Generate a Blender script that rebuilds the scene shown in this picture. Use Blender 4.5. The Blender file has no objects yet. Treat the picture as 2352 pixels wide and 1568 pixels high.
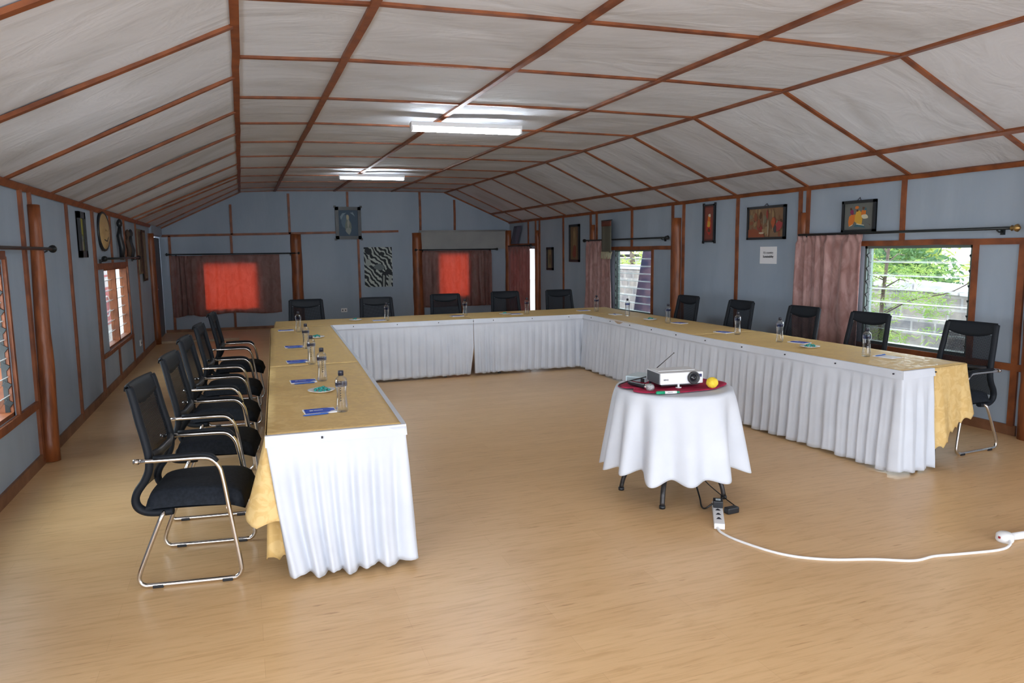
import bpy, bmesh, math, random
from mathutils import Vector, Matrix, noise
random.seed(7)
sc=bpy.context.scene; col=sc.collection
PI=math.pi
# ------------------------------------------------------------------ materials
def nm(name):
    m=bpy.data.materials.new(name); m.use_nodes=True
    nt=m.node_tree; b=nt.nodes['Principled BSDF']; return m,nt,b
def ramp(nt,cols,pos=None):
    r=nt.nodes.new('ShaderNodeValToRGB'); e=r.color_ramp.elements
    pos=pos or [i/(len(cols)-1) for i in range(len(cols))]
    while len(e)<len(cols): e.new(0.5)
    for i,(c,p) in enumerate(zip(cols,pos)): e[i].position=p; e[i].color=(*c,1)
    return r
def coord(nt,scale=(1,1,1),kind='Object'):
    t=nt.nodes.new('ShaderNodeTexCoord'); mp=nt.nodes.new('ShaderNodeMapping'); mp.inputs['Scale'].default_value=scale
    nt.links.new(t.outputs[kind],mp.inputs['Vector']); return mp
def noi(nt,mp,scale,detail=3,rough=.5,dist=0):
    n=nt.nodes.new('ShaderNodeTexNoise'); n.inputs['Scale'].default_value=scale; n.inputs['Detail'].default_value=detail
    n.inputs['Roughness'].default_value=rough; n.inputs['Distortion'].default_value=dist
    nt.links.new(mp.outputs[0],n.inputs['Vector']); return n
def bump(nt,b,src,st,dist=.02):
    k=nt.nodes.new('ShaderNodeBump'); k.inputs['Strength'].default_value=st; k.inputs['Distance'].default_value=dist
    nt.links.new(src,k.inputs['Height']); nt.links.new(k.outputs[0],b.inputs['Normal']); return k
def plain(name,c,rough=.5,metal=0,spec=.5,em=None,es=0):
    m,nt,b=nm(name)
    b.inputs['Base Color'].default_value=(*c,1); b.inputs['Roughness'].default_value=rough; b.inputs['Metallic'].default_value=metal
    b.inputs['Specular IOR Level'].default_value=spec
    if em: b.inputs['Emission Color'].default_value=(*em,1); b.inputs['Emission Strength'].default_value=es
    return m
def noisy(name,c1,c2,scale=8,rough=.6,bs=.2,stretch=(1,1,1),spec=.5,metal=0,bscale=None,bdist=.01,detail=4,pos=(.35,.65)):
    m,nt,b=nm(name); mp=coord(nt,stretch); n=noi(nt,mp,scale,detail)
    r=ramp(nt,[c1,c2],list(pos)); nt.links.new(n.outputs['Fac'],r.inputs[0]); nt.links.new(r.outputs[0],b.inputs['Base Color'])
    b.inputs['Roughness'].default_value=rough; b.inputs['Specular IOR Level'].default_value=spec; b.inputs['Metallic'].default_value=metal
    if bs:
        n2=noi(nt,mp,bscale or scale*3,3); bump(nt,b,n2.outputs['Fac'],bs,bdist)
    return m
M={}
M['wall']=noisy('painted_fabric_wall',(.30,.365,.445),(.355,.42,.50),1.6,.75,.35,(1,1,.35),.25,bscale=5,bdist=.03)
def ceiling_mat():
    m,nt,b=nm('ceiling_fabric'); mp=coord(nt,(.55,1.5,1.5)); n=noi(nt,mp,1.3,5,.55,.6)
    r=ramp(nt,[(.50,.51,.54),(.60,.62,.67),(.64,.66,.72)],[.3,.5,.75]); nt.links.new(n.outputs['Fac'],r.inputs[0]); nt.links.new(r.outputs[0],b.inputs['Base Color'])
    b.inputs['Roughness'].default_value=.85; b.inputs['Specular IOR Level'].default_value=.15
    n2=noi(nt,mp,2.2,4,.5,1.2); bump(nt,b,n2.outputs['Fac'],.35,.05); return m
M['ceil']=ceiling_mat()
M['wood']=noisy('varnished_timber',(.15,.042,.014),(.27,.08,.024),7,.5,.25,(1,1,1),.45,bscale=25,bdist=.004)
M['post']=noisy('varnished_log',(.15,.04,.012),(.31,.09,.024),5,.42,.35,(3,3,.6),.5,bscale=12,bdist=.01)
M['skirting']=noisy('skirting_timber',(.16,.065,.03),(.26,.12,.06),6,.5,.2,(1,1,1),.4)
def floor_mat():
    m,nt,b=nm('laminate_floor')
    mp=coord(nt,(1,1,1)); br=nt.nodes.new('ShaderNodeTexBrick'); br.inputs['Scale'].default_value=1
    br.inputs['Brick Width'].default_value=1.25; br.inputs['Row Height'].default_value=.15; br.inputs['Mortar Size'].default_value=.0006
    br.inputs['Color1'].default_value=(.62,.39,.19,1); br.inputs['Color2'].default_value=(.66,.425,.215,1); br.inputs['Mortar'].default_value=(.5,.3,.14,1)
    nt.links.new(mp.outputs[0],br.inputs['Vector'])
    mg=coord(nt,(1.3,13,1)); n=noi(nt,mg,3.2,6,.62,.5)
    r=ramp(nt,[(.80,.75,.68),(1,1,1),(1.06,1.07,1.1)],[.30,.5,.72]); nt.links.new(n.outputs['Fac'],r.inputs[0])
    mk=coord(nt,(2.6,26,1)); n3=noi(nt,mk,2.1,3,.55,.4); r3=ramp(nt,[(.60,.50,.40),(1,1,1)],[.25,.35]); nt.links.new(n3.outputs['Fac'],r3.inputs[0])
    mx=nt.nodes.new('ShaderNodeMix'); mx.data_type='RGBA'; mx.blend_type='MULTIPLY'; mx.inputs['Factor'].default_value=.75
    nt.links.new(br.outputs['Color'],mx.inputs[6]); nt.links.new(r.outputs[0],mx.inputs[7])
    m2=nt.nodes.new('ShaderNodeMix'); m2.data_type='RGBA'; m2.blend_type='MULTIPLY'; m2.inputs['Factor'].default_value=.8
    nt.links.new(mx.outputs[2],m2.inputs[6]); nt.links.new(r3.outputs[0],m2.inputs[7]); nt.links.new(m2.outputs[2],b.inputs['Base Color'])
    b.inputs['Roughness'].default_value=.34; b.inputs['Specular IOR Level'].default_value=.28
    bump(nt,b,n.outputs['Fac'],.05,.004); return m
M['floor']=floor_mat()
def gold_mat():
    m,nt,b=nm('gold_damask'); mp=coord(nt); v=nt.nodes.new('ShaderNodeTexVoronoi'); v.inputs['Scale'].default_value=13; v.feature='SMOOTH_F1'
    n=noi(nt,mp,14,3,.5,1.5); nt.links.new(mp.outputs[0],v.inputs['Vector'])
    r=ramp(nt,[(.66,.44,.17),(.73,.52,.23)],[.44,.56]); nt.links.new(n.outputs['Fac'],r.inputs[0]); nt.links.new(r.outputs[0],b.inputs['Base Color'])
    rr=ramp(nt,[(.5,)*3,(.75,)*3],[.44,.56]); nt.links.new(n.outputs['Fac'],rr.inputs[0]); nt.links.new(rr.outputs[0],b.inputs['Roughness'])
    b.inputs['Specular IOR Level'].default_value=.2
    n2=noi(nt,mp,6,3); bump(nt,b,n2.outputs['Fac'],.25,.02); return m
M['gold']=gold_mat()
M['white_cloth']=noisy('white_linen',(.60,.63,.69),(.65,.68,.74),4,.75,.15,(1,1,1),.2,bscale=9,bdist=.01)
M['chrome']=plain('chrome',(.72,.70,.68),.16,1)
M['blackfab']=noisy('black_upholstery',(.008,.011,.016),(.014,.018,.026),60,.8,.1,(1,1,1),.25)
M['blackpl']=plain('black_plastic',(.011,.013,.017),.42)
M['bluepl']=plain('charcoal_plastic',(.008,.011,.016),.6,spec=.25)
def mesh_mat():
    m,nt,b=nm('chair_mesh'); b.inputs['Base Color'].default_value=(.012,.014,.018,1); b.inputs['Roughness'].default_value=.7
    mp=coord(nt); w=nt.nodes.new('ShaderNodeTexWave'); w.inputs['Scale'].default_value=45; w.bands_direction='Z'
    w2=nt.nodes.new('ShaderNodeTexWave'); w2.inputs['Scale'].default_value=45; w2.bands_direction='Y'
    nt.links.new(mp.outputs[0],w.inputs['Vector']); nt.links.new(mp.outputs[0],w2.inputs['Vector'])
    mx=nt.nodes.new('ShaderNodeMath'); mx.operation='MULTIPLY'; nt.links.new(w.outputs['Fac'],mx.inputs[0]); nt.links.new(w2.outputs['Fac'],mx.inputs[1])
    mr=nt.nodes.new('ShaderNodeMapRange'); mr.inputs[3].default_value=.98; mr.inputs[4].default_value=.38; nt.links.new(mx.outputs[0],mr.inputs[0])
    nt.links.new(mr.outputs[0],b.inputs['Alpha']); return m
M['mesh']=mesh_mat(); M['mesh'].node_tree.nodes['Principled BSDF'].inputs['Specular IOR Level'].default_value=.08
def curtain_mat(name,c1,c2,tr,fac):
    m,nt,b=nm(name); mp=coord(nt,(1,1,.5)); n=noi(nt,mp,9,5,.6,1.0)
    r=ramp(nt,[c1,c2],[.38,.62]); nt.links.new(n.outputs['Fac'],r.inputs[0]); nt.links.new(r.outputs[0],b.inputs['Base Color'])
    b.inputs['Roughness'].default_value=.55; b.inputs['Sheen Weight'].default_value=.3
    t=nt.nodes.new('ShaderNodeBsdfTranslucent'); t.inputs[0].default_value=(*tr,1)
    mx=nt.nodes.new('ShaderNodeMixShader'); mx.inputs[0].default_value=fac
    nt.links.new(b.outputs[0],mx.inputs[1]); nt.links.new(t.outputs[0],mx.inputs[2]); nt.links.new(mx.outputs[0],nt.nodes['Material Output'].inputs['Surface'])
    bump(nt,b,n.outputs['Fac'],.25,.01); return m
M['curtain']=curtain_mat('velvet_curtain',(.19,.13,.115),(.33,.24,.22),(1,.27,.16),.42)
M['curtain_pink']=curtain_mat('dusty_pink_velvet',(.33,.17,.155),(.52,.32,.30),(.9,.3,.22),.13)
def glass_mat(name,tint,fac):
    m=bpy.data.materials.new(name); m.use_nodes=True; nt=m.node_tree; nt.nodes.clear()
    o=nt.nodes.new('ShaderNodeOutputMaterial'); t=nt.nodes.new('ShaderNodeBsdfTransparent'); t.inputs[0].default_value=(*tint,1)
    g=nt.nodes.new('ShaderNodeBsdfGlossy'); g.inputs['Roughness'].default_value=.04
    lw=nt.nodes.new('ShaderNodeLayerWeight'); lw.inputs[0].default_value=fac
    mx=nt.nodes.new('ShaderNodeMixShader'); nt.links.new(lw.outputs['Facing'],mx.inputs[0]); nt.links.new(t.outputs[0],mx.inputs[1]); nt.links.new(g.outputs[0],mx.inputs[2]); nt.links.new(mx.outputs[0],o.inputs['Surface']); return m
M['curtain_dark']=curtain_mat('dusky_curtain',(.22,.10,.09),(.34,.17,.16),(.75,.16,.12),.13)
M['glass']=glass_mat('louvre_glass',(.96,.985,.98),.08)
M['pet']=glass_mat('clear_bottle_plastic',(.975,.98,.985),.30)
M['edge']=plain('ground_glass_edge',(.80,.90,.92),.3)
M['cap']=plain('dark_bottle_cap',(.015,.016,.03),.35)
M['tag']=plain('bottle_label_film',(.55,.56,.62),.4)
M['ink']=plain('dark_ink',(.02,.02,.03),.6)
M['paper']=plain('white_paper',(.82,.83,.86),.8)
M['blue']=noisy('blue_cover',(.005,.045,.48),(.012,.10,.66),30,.35,0)
M['bluepen']=plain('blue_pen',(.02,.10,.42),.3)
M['china']=plain('white_china',(.88,.88,.88),.3)
M['mint']=noisy('teal_sweet_wrapper',(.008,.20,.18),(.05,.48,.42),90,.25,0)
M['maroon']=noisy('maroon_cloth',(.30,.012,.045),(.42,.02,.07),15,.7,.3,(1,1,1),.2,bscale=30)
M['yellow']=noisy('yellow_ball_skin',(.75,.52,.03),(.85,.65,.06),30,.7,.3,bscale=60)
M['green']=plain('green_marker_cap',(.0,.30,.14),.35)
M['projw']=plain('white_projector_shell',(.78,.80,.82),.35)
M['projg']=plain('grey_vent_grille',(.09,.10,.11),.5)
M['lensring']=plain('dark_lens_ring',(.03,.032,.036),.5)
M['lens']=plain('lens_glass',(.01,.01,.015),.05)
M['silver']=noisy('microphone_grille',(.35,.36,.37),(.65,.66,.68),160,.3,.5,metal=.8,spec=.5)
M['recv']=plain('pale_receiver_case',(.55,.66,.70),.4)
M['iron']=noisy('dark_iron',(.018,.016,.016),(.05,.045,.045),20,.4,.1,metal=.3)
M['whitepl']=plain('white_plastic',(.8,.8,.8),.4)
M['blackwire']=plain('black_cable',(.01,.01,.01),.45)
M['jamb']=plain('grey_green_jamb',(.10,.14,.13),.5)
M['rod']=plain('dark_curtain_rod',(.015,.02,.022),.35,.3)
M['brass']=plain('brass_finial',(.35,.22,.08),.35,.8)
M['tubelight']=plain('fluorescent_tube',(.9,.95,1),.5,em=(.86,.94,1),es=62)
M['fixture']=plain('white_enamel',(.85,.87,.9),.4)
M['frameb']=plain('black_picture_frame',(.012,.014,.017),.4)
M['screen']=noisy('projection_screen_cloth',(.30,.31,.31),(.34,.35,.345),3,.8,0)
M['darkdoor']=noisy('grey_door_paint',(.07,.09,.11),(.10,.12,.14),3,.6,.1)
M['tabletop']=noisy('table_board',(.35,.25,.15),(.42,.3,.2),4,.6,0)
M['stone']=None
def zebra_mat():
    m,nt,b=nm('zebra_stripe_paint'); mp=coord(nt,(1,1,1)); mp.inputs['Rotation'].default_value=(0,.7,0)
    w=nt.nodes.new('ShaderNodeTexWave'); w.inputs['Scale'].default_value=3.4; w.inputs['Distortion'].default_value=9; w.inputs['Detail'].default_value=2; w.inputs['Detail Scale'].default_value=1.2; nt.links.new(mp.outputs[0],w.inputs['Vector'])
    r=ramp(nt,[(.012,.018,.024),(.45,.5,.47)],[.47,.55]); nt.links.new(w.outputs['Fac'],r.inputs[0]); nt.links.new(r.outputs[0],b.inputs['Base Color']); b.inputs['Roughness'].default_value=.7; return m
M['zebra']=zebra_mat()
def stone_mat():
    m,nt,b=nm('dressed_stone'); mp=coord(nt,(1,1,1)); 
    rot=nt.nodes.new('ShaderNodeMapping'); rot.inputs['Rotation'].default_value=(0,PI/2,0); 
    sx=nt.nodes.new('ShaderNodeSeparateXYZ'); cx=nt.nodes.new('ShaderNodeCombineXYZ'); nt.links.new(mp.outputs[0],sx.inputs[0])
    nt.links.new(sx.outputs['Y'],cx.inputs['X']); nt.links.new(sx.outputs['Z'],cx.inputs['Y'])
    br=nt.nodes.new('ShaderNodeTexBrick'); br.inputs['Scale'].default_value=1; br.inputs['Brick Width'].default_value=.42; br.inputs['Row Height'].default_value=.2; br.inputs['Mortar Size'].default_value=.02
    br.inputs['Color1'].default_value=(.27,.26,.27,1); br.inputs['Color2'].default_value=(.42,.37,.33,1); br.inputs['Mortar'].default_value=(.5,.48,.46,1)
    nt.links.new(cx.outputs[0],br.inputs['Vector']); n=noi(nt,mp,5,5)
    r=ramp(nt,[(.55,.55,.6),(1.15,1.1,1.05)],[.3,.7]); nt.links.new(n.outputs['Fac'],r.inputs[0])
    mx=nt.nodes.new('ShaderNodeMix'); mx.data_type='RGBA'; mx.blend_type='MULTIPLY'; mx.inputs['Factor'].default_value=.9
    nt.links.new(br.outputs['Color'],mx.inputs[6]); nt.links.new(r.outputs[0],mx.inputs[7]); nt.links.new(mx.outputs[2],b.inputs['Base Color'])
    b.inputs['Roughness'].default_value=.9; bump(nt,b,n.outputs['Fac'],.5,.03); return m
M['stone']=stone_mat()
M['coping']=noisy('pale_coping_stone',(.55,.52,.54),(.74,.71,.72),3,.9,.3)
def leaf_mat(name,a,b_):
    m,nt,b=nm(name); mp=coord(nt); n=noi(nt,mp,2.5,3); r=ramp(nt,[a,b_],[.35,.65]); nt.links.new(n.outputs['Fac'],r.inputs[0]); nt.links.new(r.outputs[0],b.inputs['Base Color']); b.inputs['Roughness'].default_value=.5
    t=nt.nodes.new('ShaderNodeBsdfTranslucent'); nt.links.new(r.outputs[0],t.inputs[0]); mx=nt.nodes.new('ShaderNodeMixShader'); mx.inputs[0].default_value=.4
    nt.links.new(b.outputs[0],mx.inputs[1]); nt.links.new(t.outputs[0],mx.inputs[2]); nt.links.new(mx.outputs[0],nt.nodes['Material Output'].inputs['Surface']); return m
M['leaf']=leaf_mat('feathery_leaves',(.20,.36,.06),(.48,.60,.16))
M['leaf2']=leaf_mat('bush_leaves',(.06,.17,.07),(.24,.42,.14))
M['leaf3']=leaf_mat('yellow_green_leaves',(.38,.50,.10),(.62,.66,.24))
M['bark']=noisy('bark',(.09,.06,.05),(.2,.15,.12),9,.9,.4)
M['soil']=noisy('pale_gravel_ground',(.42,.38,.33),(.58,.54,.5),3,.95,.2)
M['grass']=noisy('lawn',(.16,.34,.06),(.3,.5,.12),5,.9,.2)
M['darkform']=noisy('dark_blue_maroon',(.035,.03,.075),(.13,.07,.10),5,.5,.3)
M['red']=plain('red_banner',(.62,.01,.03),.5)
M['hide']=noisy('tan_hide',(.36,.22,.08),(.50,.33,.14),4,.6,.2)
M['plank']=noisy('pale_step_timber',(.42,.30,.19),(.55,.42,.29),4,.6,.1)
_pc={}
def C(r,g,b,rough=.65):
    k=(r,g,b)
    if k not in _pc: _pc[k]=plain('paint_%d_%d_%d'%(r*100,g*100,b*100),k,rough)
    return _pc[k]
# ------------------------------------------------------------------ mesh helpers
def tag(o,label=None,cat=None,group=None,kind=None):
    if label: o['label']=label
    if cat: o['category']=cat
    if group: o['group']=group
    if kind: o['kind']=kind
    return o
def empty(name,loc=(0,0,0),rz=0):
    o=bpy.data.objects.new(name,None); o.empty_display_size=.1; o.location=loc; o.rotation_euler=(0,0,rz); col.objects.link(o); return o
class MB:
    def __init__(s): s.bm=bmesh.new(); s.mi=0
    def q(s,a):
        vs=[s.bm.verts.new(p) for p in a]
        try: f=s.bm.faces.new(vs); f.material_index=s.mi; return f
        except ValueError: return None
    def box(s,c,size,mat=None,bev=0):
        b2=bmesh.new(); bmesh.ops.create_cube(b2,size=1); bmesh.ops.scale(b2,vec=size,verts=b2.verts)
        if bev: bmesh.ops.bevel(b2,geom=b2.edges[:],offset=bev,segments=2,affect='EDGES',profile=.6)
        T=Matrix.Translation(c)@(mat.to_4x4() if mat is not None else Matrix.Identity(4)); s.add(b2,T); return s
    def add(s,b2,T=None):
        if T is not None: bmesh.ops.transform(b2,matrix=T,verts=b2.verts)
        mp={v:s.bm.verts.new(v.co) for v in b2.verts}
        for f in b2.faces:
            try: nf=s.bm.faces.new([mp[v] for v in f.verts]); nf.material_index=s.mi; nf.smooth=f.smooth
            except ValueError: pass
        b2.free()
    def rings(s,rs,closed=False,caps=True,smooth=True):
        R=[[s.bm.verts.new(p) for p in r] for r in rs]; n=len(R[0])
        rng=range(len(R)) if closed else range(len(R)-1)
        for i in rng:
            A,B=R[i],R[(i+1)%len(R)]
            for j in range(n):
                try: f=s.bm.faces.new([A[j],A[(j+1)%n],B[(j+1)%n],B[j]]); f.smooth=smooth; f.material_index=s.mi
                except ValueError: pass
        if caps and not closed:
            for r in (R[0][::-1],R[-1]):
                try: f=s.bm.faces.new(r); f.material_index=s.mi
                except ValueError: pass
        return s
    def tube(s,pts,r,seg=8,closed=False,smooth=True,flat=None):
        pts=[Vector(p) for p in pts]; n=len(pts); rad=r if callable(r) else (lambda i:r)
        rs=[]; up=None
        for i,p in enumerate(pts):
            a=pts[(i-1)%n] if (closed or i>0) else p; b=pts[(i+1)%n] if (closed or i<n-1) else p
            t=(b-a); t=t.normalized() if t.length>1e-9 else Vector((0,0,1))
            if up is None: up=Vector((0,0,1)) if abs(t.z)<.9 else Vector((1,0,0))
            x=t.cross(up); x=x.normalized() if x.length>1e-6 else Vector((1,0,0)); y=x.cross(t).normalized(); up=y
            k=rad(i); fx,fy=(flat or (1,1))
            rs.append([p+x*math.cos(2*PI*j/seg)*k*fx+y*math.sin(2*PI*j/seg)*k*fy for j in range(seg)])
        return s.rings(rs,closed,True,smooth)
    def lathe(s,prof,c=(0,0,0),seg=20,axis='Z',caps=True,T=None):
        rs=[]
        for r,z in prof:
            ring=[]
            for j in range(seg):
                a=2*PI*j/seg; x,y=r*math.cos(a),r*math.sin(a)
                p=Vector((x,y,z)) if axis=='Z' else (Vector((z,x,y)) if axis=='X' else Vector((y,z,x)))
                if T is not None: p=T@p
                ring.append(p+Vector(c))
            rs.append(ring)
        return s.rings(rs,False,caps)
    def grid(s,fn,nu,nv,smooth=True):
        V=[[s.bm.verts.new(fn(i/nu,j/nv)) for j in range(nv+1)] for i in range(nu+1)]
        for i in range(nu):
            for j in range(nv):
                f=s.bm.faces.new([V[i][j],V[i+1][j],V[i+1][j+1],V[i][j+1]]); f.smooth=smooth; f.material_index=s.mi
        return s
    def prism(s,poly,h,T=None):
        T=T or Matrix.Identity(4); a=[s.bm.verts.new(T@Vector((x,y,0))) for x,y in poly]; b=[s.bm.verts.new(T@Vector((x,y,h))) for x,y in poly]
        fs=[a[::-1],b]+[[a[i],a[(i+1)%len(a)],b[(i+1)%len(a)],b[i]] for i in range(len(a))]
        for f in fs:
            try: g=s.bm.faces.new(f); g.material_index=s.mi
            except ValueError: pass
        return s
    def obj(s,name,mats,parent=None,solid=0,recalc=True,off=0):
        if recalc: bmesh.ops.recalc_face_normals(s.bm,faces=s.bm.faces)
        me=bpy.data.meshes.new(name); s.bm.to_mesh(me); s.bm.free()
        for m in (mats if isinstance(mats,(list,tuple)) else [mats]): me.materials.append(m)
        o=bpy.data.objects.new(name,me); col.objects.link(o)
        if parent is not None: o.parent=parent
        if solid:
            k=o.modifiers.new('thickness','SOLIDIFY'); k.thickness=solid; k.offset=off
        return o
def copy_tree(o,parent=None):
    c=o.copy(); col.objects.link(c)
    if parent is not None: c.parent=parent
    for ch in [x for x in bpy.data.objects if x.parent==o]: copy_tree(ch,c)
    return c
def smoothpts(P,n=6):
    P=[Vector(p) for p in P]; out=[]
    for i in range(len(P)-1):
        p0=P[max(i-1,0)];p1=P[i];p2=P[i+1];p3=P[min(i+2,len(P)-1)]
        for k in range(n):
            t=k/n; out.append(.5*((2*p1)+(p2-p0)*t+(2*p0-5*p1+4*p2-p3)*t*t+(3*p1-p0-3*p2+p3)*t**3))
    out.append(P[-1]); return out
_t=[0]
def trim(mb,mat=None,label=None):
    _t[0]+=1; o=mb.obj('trim_%d'%_t[0],mat or M['wood']); tag(o,label,None,None,'structure'); return o
# ------------------------------------------------------------------ camera
cam=bpy.data.cameras.new('camera'); cam.sensor_width=36; cam.lens=36*1667.02/2352; cam.clip_start=.05
co=bpy.data.objects.new('camera',cam); col.objects.link(co); sc.camera=co
F=Vector((0.34331141,0.9309634,-0.12427557)); R_=Vector((0.93765626,-0.34736184,-0.01185322)); U=Vector((0.05420351,0.11245842,0.99217694))
co.matrix_world=Matrix(((R_.x,U.x,-F.x,0),(R_.y,U.y,-F.y,0),(R_.z,U.z,-F.z,1.66),(0,0,0,1)))
# ------------------------------------------------------------------ room shell
XL,XR,YB,YF=-1.59,6.26,17.05,-3.2
ZL,ZR=2.21,2.355
XA,ZA,XC,ZC=.036,2.995,4.627,3.0585
X1,Z1,X2,Z2,X3,Z3=.7645,3.03,2.0475,3.053,3.3555,3.066
XQ,ZQ=5.781,2.561
b=MB(); b.box(((XL+XR)/2,(YB+YF)/2,-.05),(XR-XL+.24,YB-YF+.24,.1)); tag(b.obj('floor',M['floor']),'yellow-brown laminate plank floor of the hall',None,None,'structure')
def wall(name,axis,pos,th,a0,a1,z0,z1,holes,label,mat=None):
    """wall panel at axis='X' (runs along Y) or 'Y' (runs along X); th signed = outward thickness"""
    A=sorted({a0,a1,*[h[0] for h in holes],*[h[1] for h in holes]}); Z=sorted({z0,z1,*[h[2] for h in holes],*[h[3] for h in holes]})
    P=(lambda a,z,d:(pos+d,a,z)) if axis=='X' else (lambda a,z,d:(a,pos+d,z))
    b=MB()
    def solid(i,j):
        if i<0 or j<0 or i>=len(A)-1 or j>=len(Z)-1: return False
        ca,cz=(A[i]+A[i+1])/2,(Z[j]+Z[j+1])/2
        return not any(h[0]<ca<h[1] and h[2]<cz<h[3] for h in holes)
    for i in range(len(A)-1):
        for j in range(len(Z)-1):
            if not solid(i,j): continue
            x0,x1,y0,y1=A[i],A[i+1],Z[j],Z[j+1]
            for d in (0,th): b.q([P(x0,y0,d),P(x1,y0,d),P(x1,y1,d),P(x0,y1,d)])
            if not solid(i-1,j): b.q([P(x0,y0,0),P(x0,y1,0),P(x0,y1,th),P(x0,y0,th)])
            if not solid(i+1,j): b.q([P(x1,y0,0),P(x1,y1,0),P(x1,y1,th),P(x1,y0,th)])
            if not solid(i,j-1): b.q([P(x0,y0,0),P(x1,y0,0),P(x1,y0,th),P(x0,y0,th)])
            if not solid(i,j+1): b.q([P(x0,y1,0),P(x1,y1,0),P(x1,y1,th),P(x0,y1,th)])
    bmesh.ops.remove_doubles(b.bm,verts=b.bm.verts,dist=1e-5)
    tag(b.obj(name,mat or M['wall']),label,None,None,'structure')
LWIN=[(4.50,6.08,.52,1.64),(10.1,12.0,.50,1.50)]
RWIN=[(4.79,6.03,.63,1.665),(10.35,11.62,.58,1.65)]
wall('wall_left','X',XL,-.1,YF,YB+.1,0,ZL,LWIN+[(15.2,17.0,0,2.03),(-1.8,2.0,.5,1.9)],'blue-grey fabric-covered left wall')  # last hole: unseen opening added behind the camera to let in light
wall('wall_right','X',XR,.1,YF,YB+.1,0,ZR,RWIN+[(15.42,17.0,.02,1.69),(-1.8,1.2,.6,1.7)],'blue-grey fabric-covered right wall')  # last hole is an added opening out of view, only for extra light
wall('wall_back','Y',YB,.1,XL-.1,XR+.1,0,3.15,[(-.82,.33,.44,1.49),(4.42,5.22,.56,1.64)],'blue-grey gable wall at the far end')
wall('wall_front','Y',YF,-.1,XL-.1,XR+.1,0,3.15,[(-.9,5.5,.35,2.25)],'blue-grey wall behind the camera with wide opening added for light')  # unseen wall; its wide opening is added to light the near end
# ceiling
prof=[(XL-.1,ZL-.04),(XL,ZL),(XA,ZA),(X1,Z1),(X2,Z2),(X3,Z3),(XC,ZC),(XQ,ZQ),(XR,ZR),(XR+.1,ZR-.04)]
ROW=[-2.3,-1.0,.3,1.6,2.9,4.208,5.463,6.843,8.162,9.529,10.918,12.362,13.621,14.859,16.119]
rowsC=[YF]+ROW+[YB]
b=MB()
xs=[]
for (p,q) in zip(prof[:-1],prof[1:]):
    n=max(1,int(abs(q[0]-p[0])/.12))
    for k in range(n): xs.append((p[0]+(q[0]-p[0])*k/n,p[1]+(q[1]-p[1])*k/n,k/n))
xs.append((*prof[-1],0))
ny=int((YB+.1-YF+.1)/.11)
def cz(i,y):
    x,z,f=xs[i]; s=math.sin(PI*f)
    ys=[r for r in rowsC]; k=0
    while k<len(ys)-2 and y>ys[k+1]: k+=1
    t=(y-ys[k])/(ys[k+1]-ys[k]); t=min(max(t,0),1)
    w=s*math.sin(PI*t); return z+w*(.012+.022*noise.noise(Vector((x*1.1,y*2.6,0)))+.012*noise.noise(Vector((x*2.5,y*6,3))))
V=[[b.bm.verts.new((xs[i][0],YF-.1+(YB-YF+.2)*j/ny,cz(i,YF-.1+(YB-YF+.2)*j/ny))) for j in range(ny+1)] for i in range(len(xs))]
for i in range(len(xs)-1):
    for j in range(ny): f=b.bm.faces.new([V[i][j],V[i+1][j],V[i+1][j+1],V[i][j+1]]); f.smooth=True
o=b.obj('ceiling',M['ceil'],recalc=False); k=o.modifiers.new('thickness','SOLIDIFY'); k.thickness=.06; k.offset=1
tag(o,'off-white stretched fabric ceiling with sloping sides',None,None,'structure')
# battens on the ceiling
def batten(p,q,w=.045,t=.022,nrm=(0,0,-1),mat=None,wob=.004,label=None):
    p,q=Vector(p),Vector(q); d=(q-p); L=d.length; d.normalize(); n=Vector(nrm); n=(n-d*n.dot(d)).normalized(); s=d.cross(n)
    k=max(2,int(L/.4)); rs=[]; sd=random.random()*50
    for i in range(k+1):
        c=p+d*(L*i/k)+s*(wob*2*noise.noise(Vector((i*.7,sd,0))))
        rs.append([c-s*w/2-n*.004,c+s*w/2-n*.004,c+s*w/2+n*t,c-s*w/2+n*t])
    b=MB(); b.rings(rs,smooth=False); return trim(b,mat,label)
for (x,z,w) in [(XA,ZA,.05),(X1,Z1,.05),(X2,Z2,.05),(X3,Z3,.05),(XC,ZC,.05)]:
    batten((x,YF,z),(x,YB,z),w,.024,label='long brown ceiling batten running the length of the hall')
batten((XQ,YF,ZQ),(XQ,YB,ZQ),.05,.024,(-.4,0,-.9),label='long brown batten on right ceiling slope')
batten((XL+.01,YF,ZL-.01),(XL+.01,YB,ZL-.01),.055,.025,(.8,0,-.5),label='brown eaves batten along left wall top')
batten((XR-.01,YF,ZR-.01),(XR-.01,YB,ZR-.01),.045,.025,(-.8,0,-.5),label='brown eaves batten along right wall top')
P5=[(XA,ZA),(X1,Z1),(X2,Z2),(X3,Z3),(XC,ZC)]
for y in ROW+[YB-.02]:
    for (p,q) in zip(P5[:-1],P5[1:]):
        batten((p[0],y+random.uniform(-.015,.015),p[1]),(q[0],y+random.uniform(-.015,.015),q[1]),.042,.016,label='short brown cross batten on flat ceiling')
    batten((XC,y,ZC),(XR,y+.04,ZR),.045,.016,(-.4,0,-.9),label='brown cross batten on right ceiling slope')
for (ya,yl) in [(-2.0,-1.8),(-.6,-.4),(.75,.9),(2.1,2.2),(3.38,3.42),(4.72,4.78),(6.04,6.25),(7.47,7.62),(8.81,8.84),(10.3,10.26),(11.71,11.4),(13.28,12.6),(13.8,13.2),(14.88,14.5),(15.94,16.1),(YB-.02,YB-.02)]:
    batten((XA,ya,ZA),(XL,yl,ZL),.05,.018,(.4,0,-.9),label='brown cross batten on left ceiling slope')
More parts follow.
